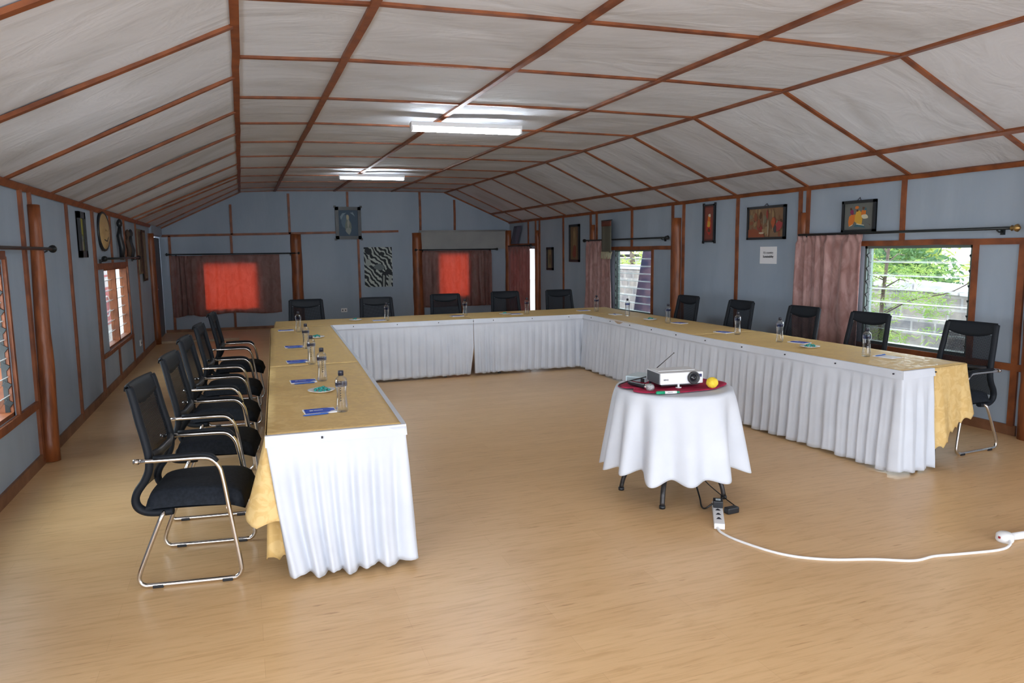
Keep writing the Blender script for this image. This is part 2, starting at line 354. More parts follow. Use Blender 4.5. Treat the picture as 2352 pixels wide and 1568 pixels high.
# wall battens
def rb(y,z0=.08,z1=ZR,w=.05): return batten((XR,y,z0),(XR,y,z1),w,.022,(-1,0,0),label='upright brown batten on right wall')
def lb(y,z0=.08,z1=ZL,w=.05,y2=None): return batten((XL,y,z0),(XL,y2 if y2 is not None else y,z1),w,.022,(1,0,0),label='upright brown batten on left wall')
def bb(x,z0,z1,w=.05): return batten((x,YB,z0),(x,YB,z1),w,.022,(0,-1,0),label='upright brown batten on far wall')
rb(5.56,1.68);rb(6.88);rb(7.0);rb(8.17);rb(9.44);rb(9.74);rb(10.99,1.68);rb(12.30);rb(12.55,1.75);rb(13.81);rb(15.09);rb(15.32);rb(15.77,1.78);rb(4.33,.08,1.7,.06);rb(3.2);rb(1.4);rb(4.76,.62,1.68,.05);rb(10.32,.55,1.67)
def rh(y0,y1,z,w=.06): return batten((XR,y0,z),(XR,y1,z),w,.024,(-1,0,0),label='horizontal brown rail on right wall')
rh(3.0,6.88,1.69,.055);rh(3.0,6.88,.60,.06);rh(9.74,12.55,1.675,.06);rh(9.74,12.5,.55,.05);rh(15.32,17.05,1.79,.06)
lb(6.62,.03,ZL,.06,6.66);lb(6.93,2.0);lb(8.2,.03,ZL,.05,8.25);lb(9.5,.03,ZL,.09,9.57);lb(10.75,.03,.48);lb(10.75,1.53);lb(12.1,.03,ZL,.05,11.95);lb(13.2);lb(14.95,.02,2.05,.12);lb(3.6);lb(5.3,.03,.5);lb(5.3,1.66);lb(2.2);lb(6.11,.5,1.66,.04)
def lh(y0,y1,z,w=.06): return batten((XL,y0,z),(XL,y1,z),w,.024,(1,0,0),label='horizontal brown rail on left wall')
lh(3.6,6.62,.49);lh(3.6,6.1,1.67);lh(9.6,12.1,.47,.05);lh(9.6,12.0,1.53,.07)
batten((-1.56,YB,2.05),(3.48,YB,2.14),.05,.022,(0,-1,0),label='horizontal brown rail on far wall')
for x,z0,z1 in [(-.17,2.07,2.72),(1.04,2.08,2.97),(2.33,2.1,3.03),(4.01,2.15,3.05),(4.85,2.16,2.88),(-1.41,.05,2.05),(-.19,1.65,2.05),(-.2,.05,.4),(2.54,.05,2.1),(4.0,.05,.4),(5.0,.05,.4)]: bb(x,z0,z1)
batten((XL,YB,ZL),(XA,YB,ZA),.06,.03,(0,-1,0)); batten((XC,YB,ZC),(XR,YB,ZR),.06,.03,(0,-1,0))
# bulkhead over the far left door
b=MB(); b.box((XL+.02,16.1,2.13),(.05,1.9,.17)); trim(b,M['wall'],'grey bulkhead above the far left door')
# log posts
def post(x,y,z0,z1,r0,r1,bend=(0,0),label=None,parts=True):
    pts=[];n=14;sd=random.random()*90
    for i in range(n+1):
        t=i/n; pts.append((x+bend[0]*t+.012*noise.noise(Vector((sd,t*4,0))),y+bend[1]*t+.015*noise.noise(Vector((0,t*4,sd))),z0+(z1-z0)*t))
    b=MB(); b.tube(pts,lambda i:(r0+(r1-r0)*i/n)*(1+.08*noise.noise(Vector((i*.8,sd,1)))),14); return trim(b,M['post'],label)
post(XL+.05,6.72,0,2.07,.068,.045,(-.01,.2),'knotty varnished log post on left wall by the near window')
post(XR-.01,9.60,0,2.12,.09,.085,label='thick varnished log post on right wall between scroll and window')
post(XR+.0,6.94,0,2.06,.05,.045,label='slim log post beside right wall curtain')
post(XR-.0,12.45,0,2.12,.07,.06,label='log post beside far right window curtain')
post(XR-.0,15.22,0,2.1,.07,.07,label='log post beside far right door curtain')
post(XR-.05,YB-.05,0,2.15,.09,.08,label='corner log post at far right')
post(1.16,YB+.02,0,2.08,.13,.12,label='log post on far wall beside left curtain')
post(3.92,YB+.02,0,2.1,.13,.12,label='log post on far wall left of the screen')
post(XR-.02,4.17,0,ZR,.085,.08,label='log post at right edge by the near window')
post(XL+.03,14.95,0,2.05,.07,.07,label='dark post at far end of left wall')
# skirting boards
def base(name,p,q,nrm,h=.09,lab=''):
    o=batten(p,q,h,.02,nrm,M['skirting'],.0); o.name=name; o['label']=lab; return o
base('baseboard_left',(XL,YF,.045),(XL,15.1,.045),(1,0,0),lab='brown skirting board of left wall')
base('baseboard_right',(XR,4.28,.045),(XR,15.3,.045),(-1,0,0),lab='brown skirting board of right wall')
base('baseboard_back',(XL,YB,.03),(XR,YB,.03),(0,-1,0),.06,'brown skirting board of far wall')
b=MB(); b.box((-.85,15.05,.02),(1.45,.12,.04),bev=.004); trim(b,M['plank'],'pale timber threshold strip on floor near far left door')
# door far left
d=empty('door_1',(XL,16.1,0)); tag(d,'dark grey door at far left with white edge',None,None,'structure')
b=MB(); b.box((-.03,.0,1.0),(.04,1.72,2.0)); b.obj('door_leaf',M['darkdoor'],d)
b=MB(); b.box((.01,-.86,1.01),(.05,.06,2.02)); tag(b.obj('door_edge',M['whitepl'],d),'white door edge')
b=MB(); b.tube([(0,-.72,1.0),(.05,-.72,1.0),(.05,-.6,1.0)],.01,8); b.obj('door_handle',M['chrome'],d)
# ------------------------------------------------------------------ louvre windows
_w=[0]
def louvre(side,y0,y1,z0,z1,npan,label,tilt=.35,mull=None,hard=True):
    _w[0]+=1; X=XL if side=='L' else XR; s=-1 if side=='L' else 1
    w=empty('window_%d'%_w[0],(X,(y0+y1)/2,z0)); tag(w,label,None,None,'structure')
    W=y1-y0;H=z1-z0; b=MB(); t=.03
    b.box((s*.05,0,t/2),(.09,W,t)); b.box((s*.05,0,H-t/2),(.09,W,t)); b.box((s*.05,-W/2+t/2,H/2),(.09,t,H)); b.box((s*.05,W/2-t/2,H/2),(.09,t,H))
    for m in (mull or []): b.box((s*.05,m-(y0+y1)/2,H/2),(.09,.07,H))
    b.obj('window_frame',M['wood'] if side=='L' else M['jamb'],w)
    segs=[];e=[y0+t]+sum([[m-.035,m+.035] for m in (mull or [])],[])+[y1-t]
    for i in range(0,len(e),2): segs.append((e[i],e[i+1]))
    ph=(H-2*t)/npan
    for (a,c) in segs:
        for k in range(npan):
            zc=t+ph*(k+.5); b=MB(); R=Matrix.Rotation(-s*tilt,3,'Y')
            b.box((s*.06,(a+c)/2-(y0+y1)/2,zc),(.005,c-a,ph*1.1),R); b.mi=1
            for sg in (-1,1):
                off=R@Vector((0,0,sg*ph*.55)); b.box((s*.06+off.x,(a+c)/2-(y0+y1)/2,zc+off.z),(.006,c-a,.0042),R)
            b.obj('glass_pane',[M['glass'],M['edge']],w)
        if hard:
            for yy in (a,c):
                b=MB(); b.box((s*.04,yy-(y0+y1)/2,H/2),(.03,.012,H-2*t))
                for k in range(npan): b.box((s*.03,yy-(y0+y1)/2,t+ph*(k+.5)),(.05,.02,.04),Matrix.Rotation(-s*.6,3,'Y'),.003)
                b.obj('louvre_carrier',M['rod'],w)
louvre('R',*RWIN[0],7,'large louvred glass window in right wall with garden view',.22)
louvre('R',*RWIN[1],8,'far louvred glass window in right wall',.15)
louvre('L',*LWIN[1],7,'louvred window in left wall with wooden mullions',.12,[11.0],False)
louvre('L',*LWIN[0],8,'louvred window at left edge of left wall',.6,[5.3])
def fixedwin(x0,x1,z0,z1,label):
    _w[0]+=1; w=empty('window_%d'%_w[0],((x0+x1)/2,YB,z0)); tag(w,label,None,None,'structure'); W=x1-x0;H=z1-z0;t=.035
    b=MB(); b.box((0,.05,t/2),(W,.07,t)); b.box((0,.05,H-t/2),(W,.07,t)); b.box((-W/2+t/2,.05,H/2),(t,.07,H)); b.box((W/2-t/2,.05,H/2),(t,.07,H)); b.obj('window_frame',M['wood'],w)
    b=MB(); b.box((0,.06,H/2),(W-2*t,.005,H-2*t)); b.obj('glass_pane',M['glass'],w)
fixedwin(-.82,.33,.44,1.49,'window glowing red behind far left curtain'); fixedwin(4.42,5.22,.56,1.64,'window glowing red behind far right curtain')
# ------------------------------------------------------------------ curtains and rods
def curtain(axis,pos,inw,a0,a1,z0,z1,folds,amp,label,seed,flare=0,cat='curtain',hem=0.0,mt='curtain'):
    n=int(folds*14); rnd=random.Random(seed); ph=[rnd.uniform(-.5,.5) for _ in range(40)]
    def fn(u,v):
        a=a0+(a1-a0)*u+flare*(1-v)*(u-.5)
        w=u*folds+.35*math.sin(u*7+seed)+.12*math.sin(v*4+u*9)*(1-v)
        d=amp*(.55+.45*(1-v))*math.sin(2*PI*w)+.35*amp*math.sin(2*PI*w*2.3+seed)
        if v>.93: d=amp*.5*math.sin(2*PI*w*2)
        z=z0+(z1-z0)*v+hem*math.sin(2*PI*u*1.2+seed)*(1-v)
        D=pos+inw*((.05 if axis=='X' else .012)+amp+d)
        return (D,a,z) if axis=='X' else (a,D,z)
    b=MB(); b.grid(fn,n,26); o=b.obj('curtain',M[mt],solid=.003); tag(o,label,cat); return o
curtain('X',XR,-1,6.0,6.97,.50,1.80,5,.028,'dusty pink velvet curtain gathered left of the large right window',1,mt='curtain_pink')
curtain('X',XR,-1,11.62,12.58,.45,1.83,5,.028,'dusty pink curtain beside the far right window',2,flare=.1,mt='curtain_pink')
curtain('X',XR,-1,15.50,17.0,.08,1.76,6,.03,'dark red curtain across the far right doorway',3,mt='curtain_dark')
curtain('Y',YB,-1,-1.42,-.78,.34,1.63,4,.028,'brown left half of curtain over far left window',4,hem=.02)
curtain('Y',YB,-1,-.79,.79,.36,1.64,6,.012,'red backlit right half of curtain over far left window',5,hem=.02)
curtain('Y',YB,-1,3.96,5.2,.33,1.68,5,.013,'red backlit curtain left half below the projection screen',6)
curtain('Y',YB,-1,5.18,5.76,.33,1.68,4,.03,'narrow gathered curtain right half below the projection screen',7)
def rod(axis,pos,inw,a0,a1,z,label,fin=(True,True),r=.014,fm='rod',zz=None):
    P=(lambda a,d,zt:(pos+inw*d,a,zt)) if axis=='X' else (lambda a,d,zt:(a,pos+inw*d,zt))
    ctr=(a0+a1)/2; e=empty('curtain_rod',P(ctr,0,z)); tag(e,label,'curtain rod')
    L=lambda p:tuple(Vector(p)-e.location)
    b=MB(); b.tube([L(P(a0,.085,z)),L(P(a1,.085,zz or z))],r,10); b.obj('rod',M['rod'],e)
    for a in (a0+.12,a1-.12):
        b=MB(); b.tube([L(P(a,0,z-.03)),L(P(a,.06,z-.03)),L(P(a,.085,z-.015))],.007,6); b.box(L(P(a,.008,z-.03)),(.03,.03,.05)); b.obj('bracket',M['rod'],e)
    for a,f,s in ((a0,fin[0],-1),(a1,fin[1],1)):
        if f:
            b=MB(); pr=[(.012,0),(.026,.012),(.012,.022),(.03,.045),(.034,.06),(.012,.08),(.0,.085)]
            c=L(P(a,.085,z)); b.lathe([(q,s*h) for q,h in pr],c,12,'X' if axis=='Y' else 'Y'); b.obj('finial',M[fm],e)
rod('X',XR,-1,4.40,6.93,1.80,'long dark curtain rod over the large right window',(True,False),fm='brass')
rod('X',XR,-1,9.82,12.62,1.83,'dark curtain rod over the far right window')
rod('X',XL,1,9.75,12.7,1.62,'short black curtain rod over the left louvred window')
rod('X',XL,1,3.9,7.15,1.72,'black curtain rod at left edge passing the knotty log post')
rod('Y',YB,-1,-1.42,1.15,1.66,'dark curtain rod over far left window')
rod('Y',YB,-1,3.92,5.84,1.70,'dark curtain rod below the projection screen')
rod('X',XR,-1,15.5,17.0,1.77,'dark curtain rod over the far right doorway',(True,False))
# screen
e=empty('projection_screen',(5.06,YB-.03,1.7)); tag(e,'grey beige projection screen panel high on far wall','screen')
b=MB(); b.box((0,0,.22),(2.2,.02,.42)); b.obj('screen_sheet',M['screen'],e)
b=MB(); b.tube([(-1.1,-.02,.44),(1.1,-.02,.45)],.02,10); tag(b.obj('screen_roller',M['screen'],e),'roller tube')
# ------------------------------------------------------------------ pictures
def picture(axis,pos,inw,a0,a1,z0,z1,fw,bg,shapes,label,lift=.0,cat='picture',name='framed_picture',frame=True,hook=False,ears=False):
    """canvas u in 0..1 along the direction left->right as seen from inside"""
    ctr=(a0+a1)/2; P0=Vector((pos,ctr,z0)) if axis=='X' else Vector((ctr,pos,z0))
    e=empty(name,P0); tag(e,label,cat); W=abs(a1-a0);H=z1-z0
    def pt(u,v,d):
        a=(a0+(a1-a0)*u)-ctr
        d+=(lift if d>.006 else 0); return (inw*d,a,v*H) if axis=='X' else (a,inw*d,v*H)
    def bx(u0,u1,v0,v1,d0,d1,b):
        p=Vector(pt(u0,v0,d0));q=Vector(pt(u1,v1,d1)); c=(p+q)/2; s=q-p; b.box(c,(abs(s.x),abs(s.y),abs(s.z)))
    b=MB(); bx(0,1,0,1,.001,.015,b); b.obj('backing',M['frameb'] if frame else bg,e)
    fu,fv=fw/W,fw/H
    if frame:
        b=MB(); bx(0,1,1-fv,1,.005,.035,b); bx(0,1,0,fv,.005,.035,b); bx(0,fu,0,1,.005,.035,b); bx(1-fu,1,0,1,.005,.035,b)
        if ears:
            for u in (0,1):
                for v in (0,1): bx(u-.045,u+.045,v-.035,v+.035,.007,.03,b)
        b.obj('frame',M['frameb'],e)
    b=MB(); mats=[bg]
    b.q([pt(fu,fv,.018),pt(1-fu,fv,.018),pt(1-fu,1-fv,.018),pt(fu,1-fv,.018)])
    for k,(m,poly) in enumerate(shapes):
        if m not in mats: mats.append(m)
        b.mi=mats.index(m); d=.0185+.00025*k
        b.q([pt(fu+(1-2*fu)*u,fv+(1-2*fv)*v,d) for u,v in poly])
    b.obj('artwork',mats,e,recalc=False)
    if hook:
        b=MB(); b.tube([pt(.45,1,.02),pt(.5,1+.03/H,.01),pt(.55,1,.02)],.004,5); b.obj('hanger',M['iron'],e)
    return e
def blob(u,v,ru,rv,n=9,seed=0,rot=0):
    r=random.Random(seed); out=[]
    for i in range(n):
        a=2*PI*i/n; k=r.uniform(.75,1.2); x,y=ru*k*math.cos(a),rv*k*math.sin(a); out.append((u+x*math.cos(rot)-y*math.sin(rot),v+x*math.sin(rot)+y*math.cos(rot)))
    return out
OR=C(.62,.17,.02);YE=C(.60,.34,.04);CR=C(.62,.58,.42);RE=C(.42,.03,.02);BR=C(.10,.045,.02);DG=C(.13,.14,.13);TE=C(.04,.12,.16);MR=C(.22,.02,.08);TN=C(.30,.20,.10)
# right wall pictures: seen from inside, left = larger y
dancers=[(TE,blob(.72,.62,.05,.2,8,1)),(OR,blob(.25,.38,.1,.28,9,2,-.15)),(MR,blob(.26,.66,.07,.12,8,3)),(BR,blob(.22,.8,.045,.05,8,4)),(YE,blob(.5,.42,.13,.28,9,5)),(OR,blob(.42,.84,.07,.06,8,6)),(BR,blob(.45,.72,.04,.05,8,7)),(OR,blob(.66,.62,.1,.12,9,8)),(BR,blob(.66,.80,.05,.06,8,9)),(CR,blob(.72,.48,.12,.09,8,10,-.5)),(CR,[(.15,.1),(.2,.14),(.32,.22),(.28,.16)]),(TE,[(.33,.1),(.4,.2),(.68,.14),(.75,.06),(.5,.1)]),(CR,[(.42,.2),(.7,.14),(.7,.17),(.44,.23)]),(BR,[(.72,.3),(.9,.18),(.92,.12),(.86,.2)])]
picture('X',XR,-1,6.34,5.89,1.81,2.15,.03,DG,dancers,'black-framed painting of three orange and yellow dancing figures',0,'painting','framed_painting',hook=True)
rr=random.Random(5); crowd=[]
for i in range(46):
    m=rr.choice([BR,TN,TN,C(.18,.09,.05),C(.25,.04,.03),C(.24,.08,.04),C(.2,.18,.12)]); u,v=rr.uniform(.05,.95),rr.uniform(.1,.92); crowd.append((m,blob(u,v,rr.uniform(.02,.06),rr.uniform(.06,.18),7,i)))
crowd+=[(C(.26,.07,.03),[(0,0),(.5,0),(.45,.12),(.2,.3),(0,.28)]),(C(.38,.09,.03),blob(.72,.5,.05,.2,8,70)),(C(.32,.05,.05),blob(.88,.35,.1,.22,8,71,-.4)),(C(.05,.05,.05),blob(.78,.27,.05,.13,8,72)),(C(.26,.22,.15),blob(.46,.6,.02,.2,7,73)),(C(.3,.25,.17),blob(.58,.35,.025,.3,7,74)),(C(.5,.42,.3),blob(.4,.15,.08,.04,7,75))]
crowd=[(m,[(min(max(u,0),1),min(max(v,0),1)) for u,v in p]) for m,p in crowd]
picture('X',XR,-1,7.95,7.24,1.76,2.18,.03,C(.22,.13,.07),crowd,'wide black-framed painting of a brown and red village crowd',0,'painting','framed_painting',hook=True)
picture('X',XR,-1,8.93,8.66,1.745,2.275,.022,C(.12,.03,.025),[(C(.2,.05,.035),[(.1,.05),(.9,.05),(.9,.95),(.1,.95)]),(RE,blob(.48,.42,.28,.28,9,11)),(YE,blob(.46,.5,.18,.13,8,12)),(OR,blob(.5,.62,.16,.1,8,13)),(CR,blob(.55,.72,.14,.05,7,14)),(BR,blob(.5,.3,.15,.07,7,15)),(YE,blob(.4,.43,.1,.04,7,16))],'narrow dark red hanging with yellow figure on right wall',0,'wall hanging','wall_hanging',ears=True)
picture('X',XR,-1,13.49,13.03,1.42,2.16,.045,C(.16,.10,.05),[(C(.22,.15,.07),blob(.5,.6,.2,.35,9,20)),(C(.20,.05,.03),blob(.5,.25,.25,.2,9,21)),(TN,blob(.45,.75,.1,.15,8,22))],'tall dark-framed brown picture left of the far right window curtain',0,'picture')
picture('X',XR,-1,14.66,14.33,1.23,1.72,.05,C(.22,.17,.09),[(C(.08,.06,.04),blob(.5,.45,.12,.35,9,23)),(TN,blob(.5,.8,.14,.1,8,24))],'small narrow dark-framed picture low on far right wall',0,'picture')
# batik scroll in front of window 2 with shaggy hem
e=empty('batik_scroll',(XR-.14,11.66,1.60)); tag(e,'olive hanging batik scroll with shaggy hem over far window rod','wall hanging')
b=MB(); b.grid(lambda u,v:(.01*math.sin(u*5),.19-.38*u,v*.56),8,10); b.obj('cloth',C(.11,.11,.085),e,solid=.006)
b=MB(); b.grid(lambda u,v:(-.005+.01*math.sin(u*5),.19-.38*u,.47+v*.09),8,2); b.obj('top_band',C(.16,.045,.03),e,solid=.006)
b=MB()
for i in range(26):
    y=.19-.38*i/25; b.tube([(0,y,.02),(-.015,y+random.uniform(-.02,.02),-.05),(-.01,y+random.uniform(-.03,.03),-.11)],lambda k:.012-.004*k,5)
b.obj('fringe',C(.42,.38,.26),e)
b=MB(); b.tube([(.0,-.2,.57),(0,.2,.57)],.009,6); b.obj('hanging_stick',M['frameb'],e)
# faint purple strip on the wall near corner
e=empty('purple_strip',(XR-.03,16.55,1.82)); tag(e,'dusky purple strip above the far right doorway','wall hanging')
b=MB(); b.grid(lambda u,v:(-.02+.02*math.sin(u*9),.3-.5*u-.25*v,v*.42),10,6); b.obj('strip',C(.085,.085,.13),e,solid=.006)
# far wall art
picture('Y',YB,-1,2.04,2.62,1.96,2.69,.075,C(.05,.09,.14),[(C(.10,.16,.22),blob(.3,.6,.2,.3,9,30)),(C(.22,.30,.36),[(.08,.75),(.2,.88),(.4,.9),(.25,.8),(.12,.62)]),(C(.22,.30,.36),[(.6,.9),(.75,.92),(.86,.75),(.76,.82)]),(C(.16,.19,.17),blob(.5,.35,.22,.3,9,31)),(C(.42,.38,.26),blob(.48,.72,.08,.12,8,32)),(C(.32,.32,.28),blob(.5,.5,.06,.16,8,33)),(C(.25,.28,.26),blob(.5,.2,.14,.12,8,34))],'dark wood-framed blue painting of pale standing figure on far wall',.016,'painting','framed_painting',ears=True)
def zebra():
    K=C(.012,.018,.024); W=C(.34,.38,.36)
    return [(K,blob(.15,.9,.14,.08,8,60)),(K,blob(.62,.83,.12,.05,8,61)),(K,blob(.86,.4,.11,.07,8,62)),(K,blob(.75,.33,.16,.05,8,63)),(K,[(.6,0),(.64,0),(.66,.33),(.61,.33)]),(W,[(.64,0),(.7,0),(.72,.28),(.66,.3)]),(K,[(.7,0),(.75,0),(.78,.32),(.72,.33)]),(W,[(.82,0),(.92,.0),(.98,.28),(.86,.28)]),(W,blob(.13,.62,.11,.09,8,64)),(C(.14,.17,.18),blob(.52,.5,.2,.08,9,65))]
    W=C(.34,.38,.36);K=C(.012,.018,.024); G=C(.10,.13,.15); S=[]
    S+=[(K,[(0,.78),(.45,.72),(.55,1),(0,1)]),(G,blob(.35,.87,.1,.06,8,41)),(K,blob(.68,.85,.2,.1,9,42))]
    for i,(v,h) in enumerate([(.965,.035),(.885,.05),(.80,.03)]): S.append((W,[(.55+.04*i,v-h/2),(.98,v+h/2-.01),(.98,v+h),(.58,v+h/2)]))
    S+=[(W,[(.0,.52),(.2,.55),(.24,.75),(.02,.75)])]
    for i in range(9):
        t=i/8; u=.18+.5*t; v=.5+.26*math.sin(t*1.6); S.append((K,[(u,v),(u+.11,v+.05),(u+.12,v+.075),(u+.005,v+.03)])); S.append((W,[(u,v+.035),(u+.12,v+.08),(u+.125,v+.10),(u+.005,v+.055)]))
    S+=[(G,blob(.5,.5,.24,.12,10,43)),(K,blob(.85,.62,.12,.04,8,44)),(K,blob(.84,.42,.12,.1,8,45)),(K,blob(.72,.32,.16,.08,8,46))]
    for i in range(4): u=.6+.1*i; S.append((K,[(u,0),(u+.04,0),(u+.06,.3),(u+.01,.3)])); 
    S.append((W,[(.86,.01),(.93,.01),(.97,.26),(.9,.26)]))
    for i in range(6):
        t=i/5; S.append((K,[(.03+.05*t,.02+.06*i),(.08+.06*t,.03+.06*i),(.3+.05*t,.14+.06*i),(.26+.05*t,.15+.06*i)]))
        S.append((K,[(.28,.03+.055*i),(.32,.03+.055*i),(.55-.02*i,.10+.055*i),(.52-.02*i,.12+.055*i)]))
    S+=[(W,blob(.3,.14,.08,.06,8,47)),(K,blob(.3,.14,.035,.03,8,48)),(W,blob(.12,.24,.05,.07,8,49)),(K,blob(.2,.22,.02,.06,7,50))]
    return [(m,[(min(max(u,0),1),min(max(v,0),1)) for u,v in p]) for m,p in S]
picture('Y',YB,-1,2.66,3.31,.855,1.775,.001,M['zebra'],zebra(),'unframed black and white zebra stripe canvas on far wall',0,'painting','canvas_painting',frame=False)
# paper notice
e=empty('paper_notice',(XR-.004,7.55,1.455)); tag(e,'white square paper notice taped below the village crowd painting','notice')
b=MB(); b.box((0,0,.108),(.002,.315,.215)); b.obj('sheet',M['paper'],e)
def text(body,size,loc,rot,mat,parent,name='printed_text',bold=.0):
    c=bpy.data.curves.new(name,'FONT'); c.body=body; c.size=size; c.align_x='CENTER'; c.align_y='CENTER'; c.offset=bold; t=bpy.data.objects.new(name,c); col.objects.link(t)
    dg=bpy.context.evaluated_depsgraph_get(); me=bpy.data.meshes.new_from_object(t.evaluated_get(dg)); bpy.data.objects.remove(t)
    o=bpy.data.objects.new(name,me); me.materials.append(mat); col.objects.link(o); o.parent=parent; o.location=loc; o.rotation_euler=rot; return o
text("It's country",.04,(-.0025,0,.14),(PI/2,0,-PI/2),M['ink'],e,bold=.0008); text("Sustainability",.038,(-.0025,0,.09),(PI/2,0,-PI/2),M['ink'],e,bold=.0012)
# left wall ornaments: seen from inside, left = smaller y
picture('X',XL,1,8.70,9.04,1.64,2.12,.07,C(.12,.12,.02),[(C(.30,.28,.03),[(.2,.55),(.8,.5),(.8,1),(.2,1)]),(C(.14,.16,.16),[(.25,.05),(.75,.05),(.75,.45),(.25,.5)]),(C(.28,.24,.16),[(.3,.02),(.7,.02),(.7,.28),(.3,.3)])],'narrow black-framed yellow and green picture on left wall',0,'picture')
e=empty('hide_shield',(XL+.0,10.12,1.73),-.1); tag(e,'round tan hide shield with dark rim on left wall','shield')
b=MB(); b.lathe([(.0,.07),(.1,.065),(.18,.05),(.22,.035),(.225,.03)],(0,0,.22),28,'X',caps=False); b.obj('face',M['hide'],e,solid=.008)
b=MB(); b.tube([(.03,.225*math.cos(a*PI/14),.22+.225*math.sin(a*PI/14)) for a in range(28)],.018,7,closed=True); b.obj('rim',M['blackpl'],e)
b=MB(); b.tube([(.06,-.1,.12),(.068,-.02,.1),(.068,.03,.14),(.055,.15,.2)],.006,5); b.obj('painted_line',M['ink'],e)
def carved(y,z0,z1,label,w,heads=1,mat=None):
    e=empty('carved_figure',(XL+.05,y,z0)); tag(e,label,'carving'); H=z1-z0; b=MB()
    b.tube([(0,0,0),(.01,.02,H*.3),(-.01,-.01,H*.6),(0,.0,H*.82)],lambda i:w*[.8,1.2,1,.6][i],8); b.obj('body',mat or M['frameb'],e)
    b=MB(); b.lathe([(0,-.06),(w*.9,-.03),(w*1.1,.01),(w*.7,.05),(0,.07)],(0,0,H*.9),10); b.obj('head',mat or M['frameb'],e)
carved(11.28,1.60,2.14,'tall slim black carved staff on left wall above the rod',.035)
carved(11.98,1.64,2.0,'dark carved figure left of a pair above left window',.03,mat=C(.07,.04,.025)); carved(12.3,1.6,2.02,'dark carved figure right of a pair above left window',.03,mat=C(.02,.02,.025))
for (y,lab,ca,cb,z0) in [(13.35,'tan and brown striped woven hanging on left wall',(.22,.16,.10),(.10,.05,.03),1.35),(13.95,'dark brown beaded hanging at far left wall',(.07,.03,.02),(.22,.15,.09),1.22)]:
    e=empty('woven_hanging',(XL+.03,y,z0)); tag(e,lab,'wall hanging')
    b=MB(); b.grid(lambda u,v:(.01*math.sin(u*8),-.2+.4*u,v*(2.08-z0)),8,8); b.obj('cloth',C(*ca),e,solid=.008)
    for k in range(3): b=MB(); b.box((.014,-.12+.12*k,(2.08-z0)/2),(.006,.035,2.0-z0)); b.obj('stripe',C(*cb),e)
# sockets
def socket(loc,axis,label,w=.14):
    e=empty('wall_socket',loc); tag(e,label,'socket'); s={'L':(.018,w,.09),'B':(w,.018,.09)}[axis]
    b=MB(); b.box((0,0,0),s,bev=.003); b.obj('plate',M['whitepl'],e)
    for k in (-1,1):
        b=MB()
        T=Matrix.Translation((.0092,k*w*.24,0) if axis=='L' else (k*w*.24,-.0092,0))@(Matrix(((0,0,1,0),(1,0,0,0),(0,1,0,0),(0,0,0,1))) if axis=='L' else Matrix(((1,0,0,0),(0,0,-1,0),(0,1,0,0),(0,0,0,1))))
        b.prism([(-.004,.02),(.004,.02),(.014,-.016),(-.014,-.016)],.002,T)
        b.obj('socket_holes',M['ink'],e)
socket((XL+.01,7.05,.275),'L','white double socket on left wall beside knotty log post'); socket((XL+.01,12.84,.27),'L','small white socket low on far left wall'); socket((2.16,YB-.01,.34),'B','white double socket low on far wall')
# ------------------------------------------------------------------ ceiling lights
def batlight(x0,x1,y,z,label,rz,wide):
    e=empty('ceiling_light',((x0+x1)/2,y,z),rz); tag(e,label,'light',None); L=x1-x0
    b=MB(); b.box((0,0,-.03),(L,.07 if not wide else .12,.045),bev=.006); b.obj('housing',M['fixture'],e)
    for s in (-1,1):
        b=MB(); b.box((s*(L/2-.012),0,-.07),(.022,.04 if not wide else .1,.05),bev=.004); b.obj('end_cap',M['fixture'],e)
    for yy in ((-.03,.03) if wide else (0,)):
        b=MB(); b.tube([(-L/2+.02,yy,-.078),(L/2-.02,yy,-.078)],.018,12); b.obj('fluorescent_tube',M['tubelight'],e)
batlight(1.70,2.89,7.52,2.99,'nearer bright twin-tube fluorescent fitting on flat ceiling',-.06,True)
batlight(1.66,2.80,13.05,3.02,'farther thin fluorescent fitting on flat ceiling',-.05,False)
# ------------------------------------------------------------------ tables
TH=.757
def table(name_label,corners,lx=.7):
    """corners: 4 xy points counter-clockwise"""
    c=sum((Vector((*p,0)) for p in corners),Vector())/4; e=empty('conference_table',(c.x,c.y,0)); tag(e,name_label,'table','tables under the gold cloths')
    P=[((p[0]-c.x)*.985,(p[1]-c.y)*.985) for p in corners]
    b=MB(); b.prism(P,.028,Matrix.Translation((0,0,TH-.032))); b.obj('tabletop',M['tabletop'],e)
    for p in P:
        b=MB(); b.box((p[0]*lx,p[1]*.97 if abs(p[1])>abs(p[0]) else p[1]*.86,(TH-.032)/2),(.035,.035,TH-.032)); b.obj('leg',M['iron'],e)
LTn=[(.07,3.72),(.745,3.70),(.865,6.0),(.165,6.0)]; LTf=[(.165,6.0),(.865,6.0),(1.0,9.2),(.29,9.2)]
CTl=[(.33,9.22),(2.85,9.20),(2.85,10.12),(.38,10.06)]; CTr=[(2.85,9.20),(5.25,9.16),(5.3,10.15),(2.85,10.12)]
RTn=[(4.42,3.86),(5.16,3.95),(5.20,6.4),(4.36,6.4)]; RTf=[(4.36,6.4),(5.20,6.4),(5.26,9.15),(4.45,9.15)]
table('near table of left arm under gold cloth',LTn);table('far table of left arm under gold cloth',LTf);table('left table of far cross row',CTl);table('right table of far cross row',CTr);table('near table of right arm under gold cloth',RTn,.385);table('far table of right arm under gold cloth',RTf)
